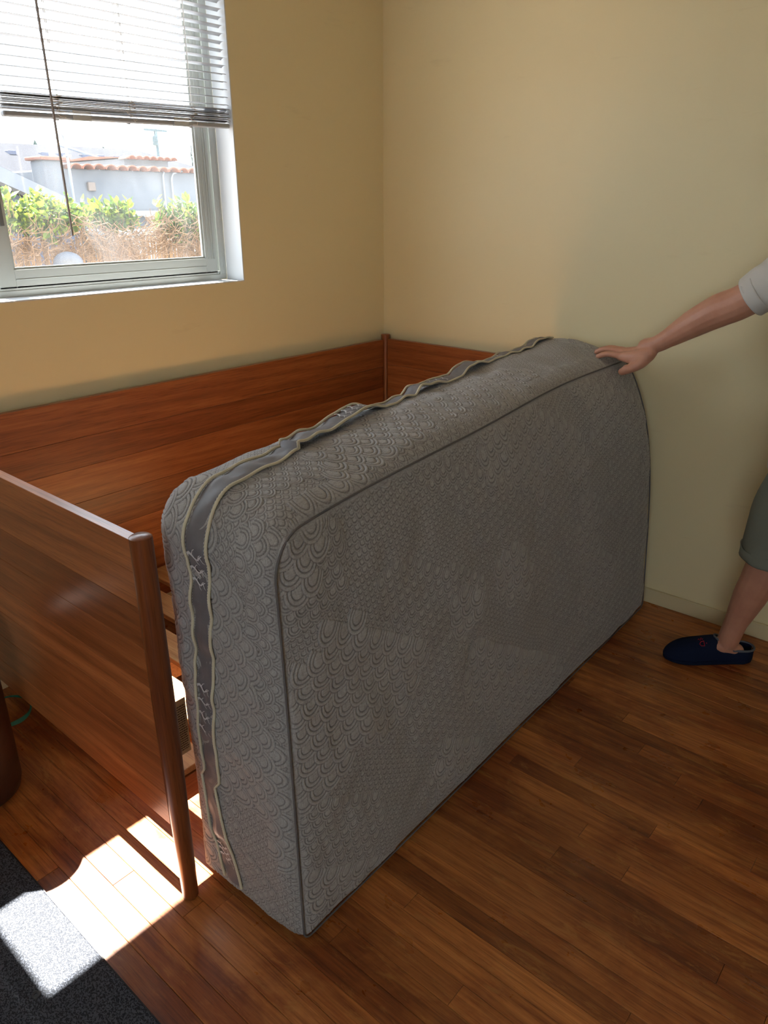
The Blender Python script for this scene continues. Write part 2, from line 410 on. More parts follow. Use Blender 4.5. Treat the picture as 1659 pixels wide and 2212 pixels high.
def sash(x0, x1, y0, y1, st=.030):
    z0, z1 = fz0+.006, WZ1-.03
    mb = MB(); mb.box(x0, y0, z0, x0+st, y1, z1); mb.box(x1-st, y0, z0, x1, y1, z1); mb.box(x0+st, y0, z0, x1-st, y1, z0+st*1.05); mb.box(x0+st, y0, z1-st, x1-st, y1, z1)
    # stepped inner bead
    b = .007
    for a in (x0+st, x1-st-b): mb.box(a, y0+.006, z0+st, a+b, y1-.004, z1-st)
    mb.box(x0+st+b, y0+.006, z0+st*1.05, x1-st-b, y1-.004, z0+st*1.05+b)
    for q in (.012, .022, .036): mb.box(x1-q-.003, y0-.0025, z0+st, x1-q, y0, z1-st)
    mb.box(x0+st, y0-.0025, z0+st*.45, x1-st, y0, z0+st*.52)
    s = mb.build('sash', M['alu'], win, bevel=.0008)
    ym = (y0+y1)/2; MB().box(x0+st, ym-.0015, z0+st, x1-st, ym+.0015, z1-st).build('glass_pane', M['glass'], s)
    return s
sash(-1.70, -.868, .104, .124, .052)
sash(WX0+.03, -1.655, .130, .150, .045)
MB().box(-1.668, .095, 1.45, -1.655, .104, 1.56).build('latch', M['alu_dark'], win, bevel=.002)

# ------------------------------------------------------------------ blinds
def slat_mesh(x0, x1, wd=.025, crown=.003):
    n = 6; top = []; vs = []; fs = []
    for i in range(n+1):
        u = i/n; yy = (u-.5)*wd; zz = crown*(1-(2*u-1)**2)
        for xx in (x0, x1):
            vs += [(xx, yy, zz), (xx, yy, zz-.0006)]
    for i in range(n):
        a = i*4; b = a+4
        fs += [(a, a+2, b+2, b), (a+1, b+1, b+3, a+3), (a, b, b+1, a+1), (a+2, a+3, b+3, b+2)]
    fs += [(0, 1, 3, 2), (4*n, 4*n+2, 4*n+3, 4*n+1)]
    me = bpy.data.meshes.new('slat'); me.from_pydata(vs, [], fs); me.materials.append(M['blind']); me.shade_smooth(); me.set_sharp_from_angle(angle=R(40))
    fixnormals(me); return me
def blind(x0, x1, yb, zr0, zr1, label, cordxs, clips, wandx=None):
    """zr0/zr1: height of the bottom rail at x0 / x1 (it hangs a little askew)"""
    root = empty('window_blind', ((x0+x1)/2, yb, WZ1-.03), label, 'window blind')
    tilt = math.atan2(zr1-zr0, x1-x0); xm = (x0+x1)/2; zm = (zr0+zr1)/2
    me = slat_mesh(x0-xm, x1-xm); inv = Matrix.Translation(root.location).inverted()
    def place(o, x, y, z, rx=0.0, ry=0.0):
        o.parent = root; o.matrix_parent_inverse = inv; o.location = (x, y, z); o.rotation_euler = (rx, ry, 0)
    rr = random.Random(3)
    zs = []; z = zm+.005
    for k in range(11): z += .0042; zs.append(z)
    nb = len(zs); z += .014
    while z < WZ1-.035: zs.append(z); z += .0245
    for k, z in enumerate(zs):
        o = bpy.data.objects.new('slat', me); COL.objects.link(o)
        place(o, xm+(rr.uniform(-.004, .004) if k < nb else 0), yb+(rr.uniform(-.003, .003) if k < nb else 0), z, rr.uniform(-.10, .10) if k < nb else (R(4) if k < nb+5 else -R(11)), -tilt*max(0, 1-(z-zm)/.35)+(rr.uniform(-.004, .004) if k < nb else 0))
    br = MB().box(x0-xm, -.012, -.014, x1-xm, .012, 0, .003).mesh('bottom_rail'); br.materials.append(M['blind']); o = bpy.data.objects.new('bottom_rail', br); COL.objects.link(o); place(o, xm, yb, zm+.004, 0, -tilt)
    MB().box(x0, yb-.014, WZ1-.028, x1, yb+.014, WZ1, .002).build('headrail', M['blind'], root)
    for cx in cordxs:
        zb = zm+(cx-xm)*math.tan(tilt)
        mb = MB()
        for yy in (-.0145, .0145): mb.tube([(cx, yb+yy, WZ1-.03), (cx, yb+yy, zb+.055)], .0006, 5)
        for z in zs[nb:]: mb.tube([(cx-.003, yb-.0145, z-.001), (cx-.003, yb+.0145, z-.001)], .0005, 4)
        mb.tube([(cx+.012, yb, WZ1-.03), (cx+.012, yb, zb)], .0008, 5)
        mb.build('ladder_cord', M['cord'], root)
        # slack ladder cord bunched in front of the stacked slats
        pts = []; r2 = random.Random(int(-cx*1000))
        px, pz = cx, zb+.058
        for k in range(26):
            px = cx+r2.uniform(-.018, .022); pz = zb+.058-.068*k/25+r2.uniform(-.004, .004); pts.append(Vector((px, yb-.0165-r2.uniform(0, .004), pz)))
        sm = []
        for k in range(len(pts)-3):
            for q in range(4):
                u = q/4; p0, p1, p2, p3 = pts[k:k+4]
                sm.append(.5*((2*p1)+(-p0+p2)*u+(2*p0-5*p1+4*p2-p3)*u*u+(-p0+3*p1-3*p2+p3)*u**3))
        MB().tube(sm, .0008, 5).build('slack_cord', M['cord'], root, smooth=True)
        MB().lathe([(.004, zb-.014), (.006, zb-.012), (.006, zb-.008), (.004, zb-.007)], cx, yb, 12).build('cord_plug', M['blind'], root)
    for cx in clips:
        zb = zm+(cx-xm)*math.tan(tilt)
        MB().box(cx-.03, yb-.0185, zb-.012, cx+.03, yb-.0165, zb+.014, .0008).box(cx-.034, yb-.0165, zb-.014, cx+.030, yb+.0, zb-.0115).build('clear_clip', M['clear'], root)
    if wandx:
        (xa, za), (xb, zb) = wandx
        MB().tube([(xa, -.018, za), (xb, -.018, zb)], .0038, 6).build('tilt_wand', M['wand'], root)
        MB().tube([(xb, -.018, zb+.012), (xb, -.018, zb-.006)], [.0045, .0035], 8).build('wand_tip', M['wand'], root)
        MB().tube([(xa, -.018, za), (xa, -.004, za+.02), (xa, .006, za+.02)], .0015, 6).build('wand_hook', M['alu'], root)
    return root
blind(-1.640, -.836, .018, 1.752, 1.773, 'white mini blind raised partway over the right-hand pane, with long wand', (-1.478, -1.238, -.998), (-1.405, -1.045), ((-1.507, 2.33), (-1.504, 1.427)))
blind(-2.445, -1.662, .018, 1.684, 1.690, 'white mini blind at left picture edge, its stack hanging lower than its neighbour', (-2.3, -2.05, -1.8), (-1.9,))

# ------------------------------------------------------------------ bed
bed = empty('daybed', (-1.05, -.6, 0), 'reddish brown wooden daybed frame in the corner under the window', 'bed')
def bedpanel(name, axis, p0, p1, q0, q1, z0, z1, splits, mat):
    """axis 0: runs along x from p0..p1 with y from q0..q1; axis 1: runs along y"""
    zs = [z0]+splits+[z1]; root = None
    for i in range(len(zs)-1):
        mb = MB(); a, b = zs[i], zs[i+1]; g = .00025
        lo = a+(g if i else 0); hi = b-(g if i < len(zs)-2 else 0)
        mb2 = MB().box(p0, q0, lo, p1, q1, hi, .0008) if axis == 0 else MB().box(q0, p0, lo, q1, p1, hi, .0008)
        if root is None: root = mb2.build(name, mat, bed)
        else: mb2.build('panel_board', mat, root)
    return root
bedpanel('rear_panel', 0, -2.048, -.062, -.050, -.028, .21, .926, [.325, .46, .58, .70, .80], M['bed_x'])
bedpanel('head_panel', 1, -1.142, -.066, -.050, -.028, .21, .930, [.33, .45, .57, .69, .81], M['bed_y'])
bedpanel('end_panel', 1, -1.142, -.05, -2.081, -2.057, .212, .920, [.30, .40, .49, .58, .675, .77, .85], M['bed_y'])
def post(px, py, top):
    prof = [(.0165, 0), (.0185, .004), (.0205, .18), (.0232, .45), (.0232, .62), (.0222, top-.02), (.0218, top-.002), (.0190, top), (.001, top+.0015)]
    MB().lathe(prof, px, py, 28).build('post', M['bed_z'], bed, smooth=True, auto=35)
post(-2.068, -1.164, .930); post(-.036, -.042, .948); post(-2.068, -.040, .930); post(-.038, -1.164, .930)
MB().box(-2.055, -1.062, .160, -.062, -1.042, .229, .002).build('side_rail', M['bed_x'], bed)
MB().box(-2.055, -.072, .128, -.05, -.052, .228, .002).build('side_rail', M['bed_x'], bed)
MB().box(-2.0, -1.042, .19, -.06, -1.022, .230, .001).build('slat_ledge', M['pine'], bed)
MB().box(-2.0, -.62, .17, -.06, -.58, .232, .001).build('centre_beam', M['pine'], bed)
sm = MB().box(-.044, -1.058, .232, .044, -.075, .250, .0015).mesh('slat'); sm.materials.append(M['pine']); fixnormals(sm)
for k in range(14):
    o = bpy.data.objects.new('slat', sm); COL.objects.link(o); o.parent = bed; o.matrix_parent_inverse = Matrix.Translation(bed.location).inverted(); o.location = (-1.952+k*.1385, 0, 0)

# ------------------------------------------------------------------ mattress
def vnoise(x, y, seed):
    x = np.asarray(x, float); y = np.asarray(y, float); xi = np.floor(x).astype(np.int64); yi = np.floor(y).astype(np.int64); fx = x-xi; fy = y-yi
    fx = fx*fx*(3-2*fx); fy = fy*fy*(3-2*fy)
    def h(a, b):
        n = (a*374761393+b*668265263+seed*1442695041) & 0xffffffff; n = ((n ^ (n >> 13))*1274126177) & 0xffffffff; return ((n ^ (n >> 16)) & 0xffff)/65535.
    return (h(xi, yi)*(1-fx)+h(xi+1, yi)*fx)*(1-fy)+(h(xi, yi+1)*(1-fx)+h(xi+1, yi+1)*fx)*fy
def quilt(u, v, seed, levels=(.056, .037, .0215), th=(.56, .42), amp=(.0038, .0028, .0017)):
    """overlapping U-shaped scales, convex towards +v; returns height and stitch-line mask"""
    u = u+.007*(vnoise(u*11, v*11, seed+5)-.5); v = v+.007*(vnoise(u*11, v*11, seed+6)-.5)
    H = np.zeros_like(u); S = np.zeros_like(u); done = np.zeros(u.shape, bool)
    for li, wd in enumerate(levels):
        hr = wd*.52; Rr = wd*.56; nr = 3 if li < 2 else 2
        j0 = np.floor(v/hr).astype(np.int64); best = np.full(u.shape, -1.)
        for dj in (-2, -1, 0, 1, 2):
            j = j0+dj; off = .5*(j % 2)*wd; i = np.round((u-off)/wd)
            for di in (0, -1, 1):
                cu = (i+di)*wd+off; cv = j*hr; dv = v-cv; d = np.hypot(u-cu, np.where(dv > 0, dv*.86, dv*.45))
                ok = (d < Rr) & (best < 0) & ~done & (dv > (-.46*Rr if li < 2 else -9))
                if li < 2: ok &= vnoise(cu*4.6+li*31, cv*7.5, seed+li*9) > th[li]
                best = np.where(ok, d, best)
        hit = best >= 0; e = Rr-best; step = Rr*(.27 if nr == 3 else .42)
        k = np.clip(np.floor(e/step), 0, nr-1); inner = k >= nr-1
        loc = np.where(inner, np.clip((e-(nr-1)*step)/(Rr-(nr-1)*step), 0, 1), e/step-k)
        puff = np.where(inner, np.clip(1-(1-np.minimum(loc*1.8, 1))**2, 0, 1)**.45, np.clip(4*loc*(1-loc), 0, 1)**.36)
        dist = np.where(inner, e-(nr-1)*step, np.minimum(e-k*step, (k+1)*step-e))
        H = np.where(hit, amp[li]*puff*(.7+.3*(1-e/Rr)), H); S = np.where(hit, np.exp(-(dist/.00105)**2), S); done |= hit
    return H, S
ML, MH, MT = 1.93, .972, .352; RTc, RBc = .090, .035; INS_F, INS_B = .019, .034
def outline(s):
    """s -> X, Z, nX, nZ round the mattress, from the near bottom corner up and over"""
    segs = [('l', (0, RBc), (0, MH-RTc)), ('a', (RTc, MH-RTc), RTc, 180, 90), ('l', (RTc, MH), (ML-RTc*.6, MH)), ('a', (ML-RTc*.6, MH-RTc*.6), RTc*.6, 90, 0),
            ('l', (ML, MH-RTc*.6), (ML, RBc)), ('a', (ML-RBc, RBc), RBc, 0, -90), ('l', (ML-RBc, 0), (RBc, 0)), ('a', (RBc, RBc), RBc, 270, 180)]
    X = np.zeros_like(s); Z = X.copy(); NX = X.copy(); NZ = X.copy(); acc = 0
    for sg in segs:
        if sg[0] == 'l':
            (x0, z0), (x1, z1) = sg[1], sg[2]; L = math.hypot(x1-x0, z1-z0); m_ = (s >= acc-1e-9) & (s <= acc+L+1e-9); q = (s-acc)/L
            X = np.where(m_, x0+(x1-x0)*q, X); Z = np.where(m_, z0+(z1-z0)*q, Z); NX = np.where(m_, -(z1-z0)/L, NX); NZ = np.where(m_, (x1-x0)/L, NZ)
        else:
            _, c, r, a0_, a1_ = sg; L = abs(a1_-a0_)*math.pi/180*r; m_ = (s >= acc-1e-9) & (s <= acc+L+1e-9); a = np.radians(a0_+(a1_-a0_)*(s-acc)/L)
            X = np.where(m_, c[0]+r*np.cos(a), X); Z = np.where(m_, c[1]+r*np.sin(a), Z); NX = np.where(m_, np.cos(a), NX); NZ = np.where(m_, np.sin(a), NZ)
        acc += L
    return X, Z, NX, NZ, acc
PER = outline(np.array([0.]))[4]
S_TOP0 = MH-RBc-RTc+math.pi/2*RTc          # where the top run begins
def warp(X, Y, Z):
    q = np.clip(Z/MH, 0, 1.1); g = .012+.200*np.clip(X/ML, 1e-4, 1)**.85
    y = -1.458+.028*X/ML+Y+g*(.36*q+.64*q**5)+.010*np.sin(X*5+1)*q
    # soft give: the free top sinks a little mid-span, base spreads
    z = Z*(1+.020*X/ML)+.022*np.sin(np.pi*np.clip(X/ML, 0, 1)**.8)*q**3
    far = np.clip((X-1.25)/.6, 0, 1); z = z+.020*far*far*(3-2*far)*np.clip(Y/MT-.25, 0, 1)*q**6
    x = -1.994+X
    z = np.where(z < .002, .002, z)
    return x, y, z
def inset(Y):
    a = np.clip(1-Y/.05, 0, 1); b = np.clip(1-(MT-Y)/.07, 0, 1)
    return INS_F*(1-np.sqrt(1-a*a*.98))+INS_B*(1-np.sqrt(1-b*b*.98))
def band(s, Y, disp):
    X, Z, NX, NZ, _ = outline(s); top = np.clip(NZ, 0, 1); low = np.clip(-NZ, 0, 1); endc = np.abs(NX)*np.clip(Z/.3, 0, 1)
    crown = ((.030-.016*np.sin(np.pi*np.clip(X/ML, 0, 1)))*top+.006*endc)*np.sin(np.pi*np.clip(Y/MT, 0, 1))
    wr = .012*(vnoise(s*7+3, Y*9, 21)-.5)+.008*(vnoise(s*19, Y*13, 22)-.5)
    wr = wr+.010*(vnoise(s*30, Y*10+s*6, 25)-.5)*np.exp(-((s-.62)/.16)**2)
    wr = wr+.016*(vnoise(s*16, Y*34, 27)-.5)*np.clip((Y-.24)/.04, 0, 1)*np.exp(-((s-.72)/.28)**2)
    o = crown+wr*(1-low)*np.clip(np.minimum(Y, MT-Y)/.04, 0, 1)+disp*(1-low)-inset(Y)
    return warp(X+NX*o, Y, Z+NZ*o)
def gridmesh(name, x, y, z, closed=False, stitch=None, mat=None, parent=None, flip=False):
    n, m_ = x.shape; co = np.stack([x, y, z], -1).reshape(-1, 3).astype(np.float32)
    idx = np.arange(n*m_).reshape(n, m_)
    if closed: idx = np.vstack([idx, idx[:1]])
    a, b, c, d = idx[:-1, :-1].ravel(), idx[1:, :-1].ravel(), idx[1:, 1:].ravel(), idx[:-1, 1:].ravel()
    f = np.stack([a, b, c, d] if not flip else [a, d, c, b], -1).astype(np.int32)
    me = bpy.data.meshes.new(name); me.vertices.add(len(co)); me.vertices.foreach_set('co', co.ravel())
    me.loops.add(f.size); me.loops.foreach_set('vertex_index', f.ravel()); me.polygons.add(len(f)); me.polygons.foreach_set('loop_start', np.arange(0, f.size, 4, dtype=np.int32))
    me.update(calc_edges=True); me.shade_smooth()
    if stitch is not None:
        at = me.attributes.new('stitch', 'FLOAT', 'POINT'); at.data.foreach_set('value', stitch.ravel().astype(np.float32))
    me.materials.append(mat); o = bpy.data.objects.new(name, me); COL.objects.link(o)
    if parent: o.parent = parent; o.matrix_parent_inverse = Matrix.Translation(parent.location).inverted()
    return o
mt = empty('mattress', (-1.02, -1.28, 0), 'grey quilted mattress standing on its long edge in front of the daybed', 'mattress')
# side band
s_vis = S_TOP0+ML-RTc
ss = np.concatenate([np.arange(0, S_TOP0+.15, .0015), S_TOP0+.15+(s_vis-S_TOP0-.15)*np.linspace(0, 1, 830, endpoint=False)**1.18, np.arange(s_vis, PER, .02)]); yy = np.concatenate([np.arange(0, MT, .0016), [MT]])
Sg, Yg = np.meshgrid(ss, yy, indexing='ij')
Hq, Sq = quilt(Sg, -Yg, 3, levels=(.056, .038, .023), th=(.50, .42), amp=(.0048, .0036, .0023))
edge = np.clip(Yg/.006, 0, 1)*np.clip((MT-Yg)/.006, 0, 1)
bx, by, bz = band(Sg, Yg, Hq*edge)
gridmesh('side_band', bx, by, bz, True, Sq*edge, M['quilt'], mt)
# front panel
nz_ = 610; nx_ = 1080; zz = np.linspace(0, 1, nz_); xx = .35*np.linspace(0, 1, nx_)+.65*np.linspace(0, 1, nx_)**1.5
def panelXZ(zf, xf):
    e = INS_F*.86; Z = e+(MH-2*e)*zf
    def ext(r): return np.where(Z > MH-r, r-np.sqrt(np.clip(r*r-(Z-(MH-r))**2, 0, None)), 0)
    def extb(r): return np.where(Z < r, r-np.sqrt(np.clip(r*r-(r-Z)**2, 0, None)), 0)
    x0 = e+ext(RTc)*.93+extb(RBc)*.8; x1 = ML-e-ext(RTc*.6)*.9-extb(RBc)*.8
    return x0+(x1-x0)*xf, Z
Zf, Xf = np.meshgrid(zz, xx, indexing='ij'); PX, PZ = panelXZ(Zf, Xf)
dn = (-.52, -.85); uu = PX*dn[1]-PZ*dn[0]; vv = PX*dn[0]+PZ*dn[1]
Hq, Sq = quilt(uu, vv, 8)
ed = np.minimum(np.minimum(Xf*ML, (1-Xf)*ML), np.minimum(Zf*MH, (1-Zf)*MH)); k1 = np.clip(ed/.012, 0, 1); dome = .020*np.clip(ed/.09, 0, 1)**.5
puck = .010*(vnoise(PX*9, PZ*9, 31)-.5)+.006*(vnoise(PX*22, PZ*22, 32)-.5)
PY = .002-(dome+Hq*k1+puck*k1)
fx, fy, fz = warp(PX, PY, PZ)
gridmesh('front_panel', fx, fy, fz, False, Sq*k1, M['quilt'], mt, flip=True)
zz = np.linspace(0, 1, 60); xx = np.linspace(0, 1, 120); Zf, Xf = np.meshgrid(zz, xx, indexing='ij')
e = INS_B*.9; PZ = e+(MH-2*e)*Zf; cr = np.where(PZ > MH-RTc, RTc-np.sqrt(np.clip(RTc**2-(PZ-MH+RTc)**2, 0, None)), 0); PX = e+cr+(ML-2*e-2*cr)*Xf; ed = np.minimum(np.minimum(Xf*ML, (1-Xf)*ML), np.minimum(Zf*MH, (1-Zf)*MH))
x_, y_, z_ = warp(PX, MT-.001+.004*np.clip(ed/.1, 0, 1), PZ); gridmesh('back_panel', x_, y_, z_, False, x_*0, M['quilt'], mt)
# seam piping round the front panel
sp = np.linspace(0, PER, 900, endpoint=False); X, Z, NX, NZ, _ = outline(sp)
px_, py_, pz_ = warp(X-NX*INS_F*.62, np.full_like(X, -.0045), Z-NZ*INS_F*.62)
MB().tube([(a, b, max(c, .004)) for a, b, c in zip(px_, py_, pz_)]+[(px_[0], py_[0], pz_[0])], .0024, 6, False).build('seam_piping', M['piping'], mt, smooth=True)
# zip tape over the middle of the band
def tape_center(s):
    return np.interp(s, [0, .02, .16, .28, .30, .46, .615, .85, 1.11, 1.28, 1.39, 1.56, 1.81, 2.44, 3], [.200, .205, .235, .262, .247, .232, .218, .188, .200, .226, .242, .262, .278, .282, .28])
def tape_pt(s, off, lift):
    s = np.asarray(s, float); c = tape_center(s)
    wav = .012*np.clip(vnoise(s*6, s*0, 41)-.55, 0, 1)*4*(s > 1.2)+.004*np.sin(s*60)*(vnoise(s*4, s*0+3, 44))
    y = c+off; return band(s, y, .0055+lift+wav*.8)
s_end = S_TOP0+ML-.14
ts = np.arange(.02, s_end, .005); tw = np.linspace(-.0285, .0285, 15); Tg, Wg = np.meshgrid(ts, tw, indexing='ij')
rip = .0025*np.sin(Tg*90+Wg*60)*vnoise(Tg*9, Wg*20, 51)+.002*vnoise(Tg*40, Wg*80, 52)
x_, y_, z_ = tape_pt(Tg, Wg, rip-.003*(np.abs(Wg)/.0285)**4); tp = gridmesh('zip_tape', x_, y_, z_, False, None, M['tape'], mt)
for sd_ in (-1, 1):
    s2 = np.arange(.02, s_end, .0025); x_, y_, z_ = tape_pt(s2, np.full_like(s2, sd_*.030), 0*s2+.002)
    C = np.stack([x_, y_, z_], -1); mb = MB(); n = 8; base = 0
    T = np.gradient(C, axis=0); T /= np.linalg.norm(T, axis=1)[:, None]; A = np.cross(T, np.array([0, 1., 0])); A /= np.linalg.norm(A, axis=1)[:, None]+1e-9; B = np.cross(T, A)
    for i in range(len(C)):
        for k in range(n):
            th = 2*math.pi*k/n; r = .0034*(.80+.28*abs(math.cos(th-s2[i]*520)))
            mb.v.append(tuple(C[i]+A[i]*math.cos(th)*r+B[i]*math.sin(th)*r))
    for i in range(len(C)-1):
        for k in range(n): mb.f.append((i*n+k, i*n+(k+1) % n, (i+1)*n+(k+1) % n, (i+1)*n+k))
    mb.build('braided_edge', M['cream'], mt, smooth=True)
    # stitching line just inside the braid
    s3 = np.arange(.03, s_end-.01, .006); mb = MB()
    for sv in s3:
        P = [tape_pt(np.array([a]), np.array([sd_*.0235]), np.array([.0012])) for a in (sv, sv+.003)]
        mb.tube([tuple(float(q[0]) for q in p) for p in P], .0004, 3, False)
    st = mb.build('stitching', M['twig'], mt); st['kind'] = 'stuff'
def twig(s0, flipw=1, sc=1.0):
    """a pale printed twig lying across the tape"""
    mb = MB()
    def strip(pts, w0, w1):
        b = len(mb.v); n = len(pts)
        for i, (a, o) in enumerate(pts):
            j = min(i, n-2); dx, dy = pts[j+1][0]-pts[j][0], pts[j+1][1]-pts[j][1]; L = math.hypot(dx, dy); wdt = (w0+(w1-w0)*i/(n-1))/2
            for q in (1, -1):
                aa = a-dy/L*wdt*q; oo = o+dx/L*wdt*q; p = tape_pt(np.array([aa]), np.array([oo]), np.array([.0030])); mb.v.append(tuple(float(c[0]) for c in p))
        for i in range(n-1): mb.f.append((b+2*i, b+2*i+1, b+2*i+3, b+2*i+2))
    main = [(s0+.004*sc*math.sin(k*1.3), flipw*(.023-.041*k/6)) for k in range(7)]; strip(main, .0052*sc, .0012)
    for k, sg in ((2, 1), (3, -1), (4, 1), (5, -1)):
        a, o = main[k]; strip([(a, o), (a+sg*.006*sc, o-flipw*.005), (a+sg*.008*sc, o-flipw*.010)], .0018*sc, .0006)
    mb.build('printed_twig', M['twig'], tp)
for s0 in (.085, .10, .115, .44, .475, .51, .545, .80, .828, .856, 1.42, 1.45, 1.48, 1.51, 1.90, 1.94, 1.98, 2.34, 2.38): twig(s0, 1, 1.3)
# care tag behind, by the bed rail
tx, ty = -1.999, -1.104; mb = MB(); rows = 10
x0_, z0_, x1_, z1_ = -2.008, .340, -1.988, .487
mb.box(x0_-.012, ty-.001, z0_, x1_+.006, ty+.0006, z1_)
tg = mb.build('care_tag', M['tagm'], mt); mb = MB(); r3 = random.Random(5)
for k in range(20):
    z = z1_-.018-k*.0062; a = x0_-.010
    while a < x1_: L = r3.uniform(.002, .006); mb.box(a, ty-.0016, z, min(a+L, x1_+.003), ty-.001, z+.0022); a += L+.0014
pr = mb.build('printed_lines', M['ink'], tg)

# ------------------------------------------------------------------ mat, stool, ribbon
mr = empty('floor_mat', (-2.9, -1.3, 0), 'dark grey textured exercise mat lying at the lower left', 'mat')
MB().box(-3.30, -2.6, .0005, -2.2905, -.42, .007, .0015).build('mat_sheet', M['mat'], mr)
MB().box(-2.2905, -2.6, .0005, -2.2875, -.42, .0055, .0006).build('edge_strip', M['mat_edge'], mr)
ring = MB()
for i in range(24):
    a = 2*math.pi*i/24
ring.lathe([(.0035, .0070), (.0035, .0082), (.0055, .0088), (.0085, .0086), (.0095, .0072)], -2.4215, -1.127, 28)
ring.build('eyelet', M['mat_edge'], mr, smooth=True, auto=40)
st = empty('stool', (-2.235, -.452, 0), 'dark brown leather stool with rounded edges at left, beside the bed end panel', 'stool')
prof = [(.060, .002), (.085, .006), (.100, .020), (.106, .045), (.107, .12), (.107, .43), (.103, .475), (.092, .500), (.070, .511), (.02, .515)]
MB().lathe(prof, -2.250, -.462, 48).build('body', M['leather'], st, smooth=True)
MB().lathe([(.1075, .452), (.1095, .455), (.1095, .459), (.1065, .462)], -2.250, -.462, 48).build('seam', M['leather'], st, smooth=True)
pts = []
for k in range(40):
    a = -1.75+k/39*4.0; pts.append((-2.055+.082*math.cos(a), -.152+.080*math.sin(a), .010+.004*math.sin(a*2)))
rb = MB(); b0_ = len(rb.v)
for i, p in enumerate(pts):
    a = -1.75+i/39*4.0; wv = .006*(1+.3*math.sin(i*.4)); cx, cy = math.cos(a), math.sin(a)
    rb.v += [(p[0]+cx*wv*.4, p[1]+cy*wv*.4, p[2]-wv+.002), (p[0]-cx*.001, p[1]-cy*.001, p[2]+wv), (p[0]-cx*.0022, p[1]-cy*.0022, p[2]+wv), (p[0]+cx*(wv*.4-.0012), p[1]+cy*(wv*.4-.0012), p[2]-wv+.002)]
for i in range(len(pts)-1):
    for k in range(4): rb.f.append((i*4+k, i*4+(k+1) % 4, i*4+4+(k+1) % 4, i*4+4+k))
tag(rb.build('ribbon', M['teal'], smooth=False), 'thin teal ribbon curled on the floor between the stool and bed end panel', 'ribbon')

# ------------------------------------------------------------------ person
person = empty('person', (-.38, -2.0, 0), 'person in light shirt, olive shorts and navy slippers pushing the mattress by its top corner', 'person')
b = MB()
def limb(pts, rad, n=16, flat=1.0, upv=(0, 0, 1)): # resampled smooth limb with rounded ends
    P = [Vector(p) for p in pts]; Q = []; RR = []
    P2 = [P[0]*2-P[1]]+P+[P[-1]*2-P[-2]]; R2 = [rad[0]]+list(rad)+[rad[-1]]
    for k in range(1, len(P2)-2):
        for q in range(6):
            u = q/6; p0, p1, p2, p3 = P2[k-1:k+3]
            Q.append(.5*((2*p1)+(-p0+p2)*u+(2*p0-5*p1+4*p2-p3)*u*u+(-p0+3*p1-3*p2+p3)*u**3)); RR.append(R2[k]*(1-u)+R2[k+1]*u)
    Q.append(P[-1]); RR.append(rad[-1])
    d0 = (Q[0]-Q[1]).normalized(); d1 = (Q[-1]-Q[-2]).normalized()
    pre = [(Q[0]+d0*RR[0]*c, RR[0]*s_) for c, s_ in ((.97, .25), (.8, .6), (.45, .89))]; suf = [(Q[-1]+d1*RR[-1]*c, RR[-1]*s_) for c, s_ in ((.45, .89), (.8, .6), (.97, .25))]
    pts_ = [p for p, _ in pre]+Q+[p for p, _ in suf]; rr_ = [r for _, r in pre]+RR+[r for _, r in suf]
    b.tube(pts_, rr_, n, True, flat, upv)
# right arm
SH = (-.235, -1.885, 1.415); EL = (-.205, -1.650, 1.232); WR = (-.192, -1.388, 1.066)
limb([SH, (-.22, -1.78, 1.33), EL, (-.200, -1.575, 1.193), (-.197, -1.50, 1.145), (-.193, -1.425, 1.090), WR, (-.186, -1.352, 1.052)], [.058, .056, .053, .0535, .046, .032, .0285, .030])
# palm
limb([(-.190, -1.384, 1.056), (-.182, -1.335, 1.032), (-.172, -1.272, 1.020)], [.028, .036, .030], 16, .66, (0, .1, 1))
limb([(-.165, -1.365, 1.048), (-.145, -1.32, 1.028), (-.128, -1.278, 1.016)], [.020, .024, .020], 14, .85, (0, .1, 1))
limb([(-.205, -1.374, 1.038), (-.212, -1.33, 1.018), (-.208, -1.275, 1.014)], [.026, .028, .017], 14, .95, (0, .1, 1))
fingers = [  # knuckle, mid, distal, tip
    [(-.214, -1.272, 1.018), (-.222, -1.236, 1.020), (-.226, -1.214, 1.015), (-.227, -1.198, 1.006)],
    [(-.187, -1.262, 1.026), (-.191, -1.220, 1.031), (-.193, -1.194, 1.026), (-.193, -1.176, 1.016)],
    [(-.160, -1.262, 1.026), (-.160, -1.222, 1.031), (-.160, -1.197, 1.027), (-.159, -1.179, 1.018)],
    [(-.134, -1.272, 1.020), (-.130, -1.242, 1.026), (-.128, -1.222, 1.022), (-.126, -1.206, 1.014)]]
frad = [.0112, .0114, .0108, .0096]
for fpts, r in zip(fingers, frad):
    k0 = Vector(fpts[0]); base = k0+(Vector((-.184, -1.34, 1.030))-k0)*.35
    limb([base]+fpts, [r*1.1, r*1.12, r*.96, r*.9, r*.76], 14)
    b.ellips(k0+Vector((0, .002, r*.55)), (r*.8, r*1.0, r*.62), 12, 8)
limb([(-.202, -1.368, 1.032), (-.224, -1.352, 1.004), (-.242, -1.328, .984), (-.247, -1.302, .970)], [.027, .0225, .0165, .0130], 14)
b.ellips((-.246, -1.318, .982), (.0165, .0165, .0150), 12, 8)
# right leg and foot (front)
limb([(-.33, -1.99, .93), (-.315, -1.955, .75), (-.290, -1.895, .55), (-.287, -1.885, .48), (-.278, -1.872, .38), (-.268, -1.848, .28), (-.258, -1.822, .17), (-.252, -1.808, .09)], [.092, .084, .062, .056, .058, .053, .038, .036])
limb([(-.222, -1.832, .045), (-.255, -1.79, .062), (-.295, -1.73, .048), (-.335, -1.675, .034)], [.028, .034, .030, .022], 14, .9)
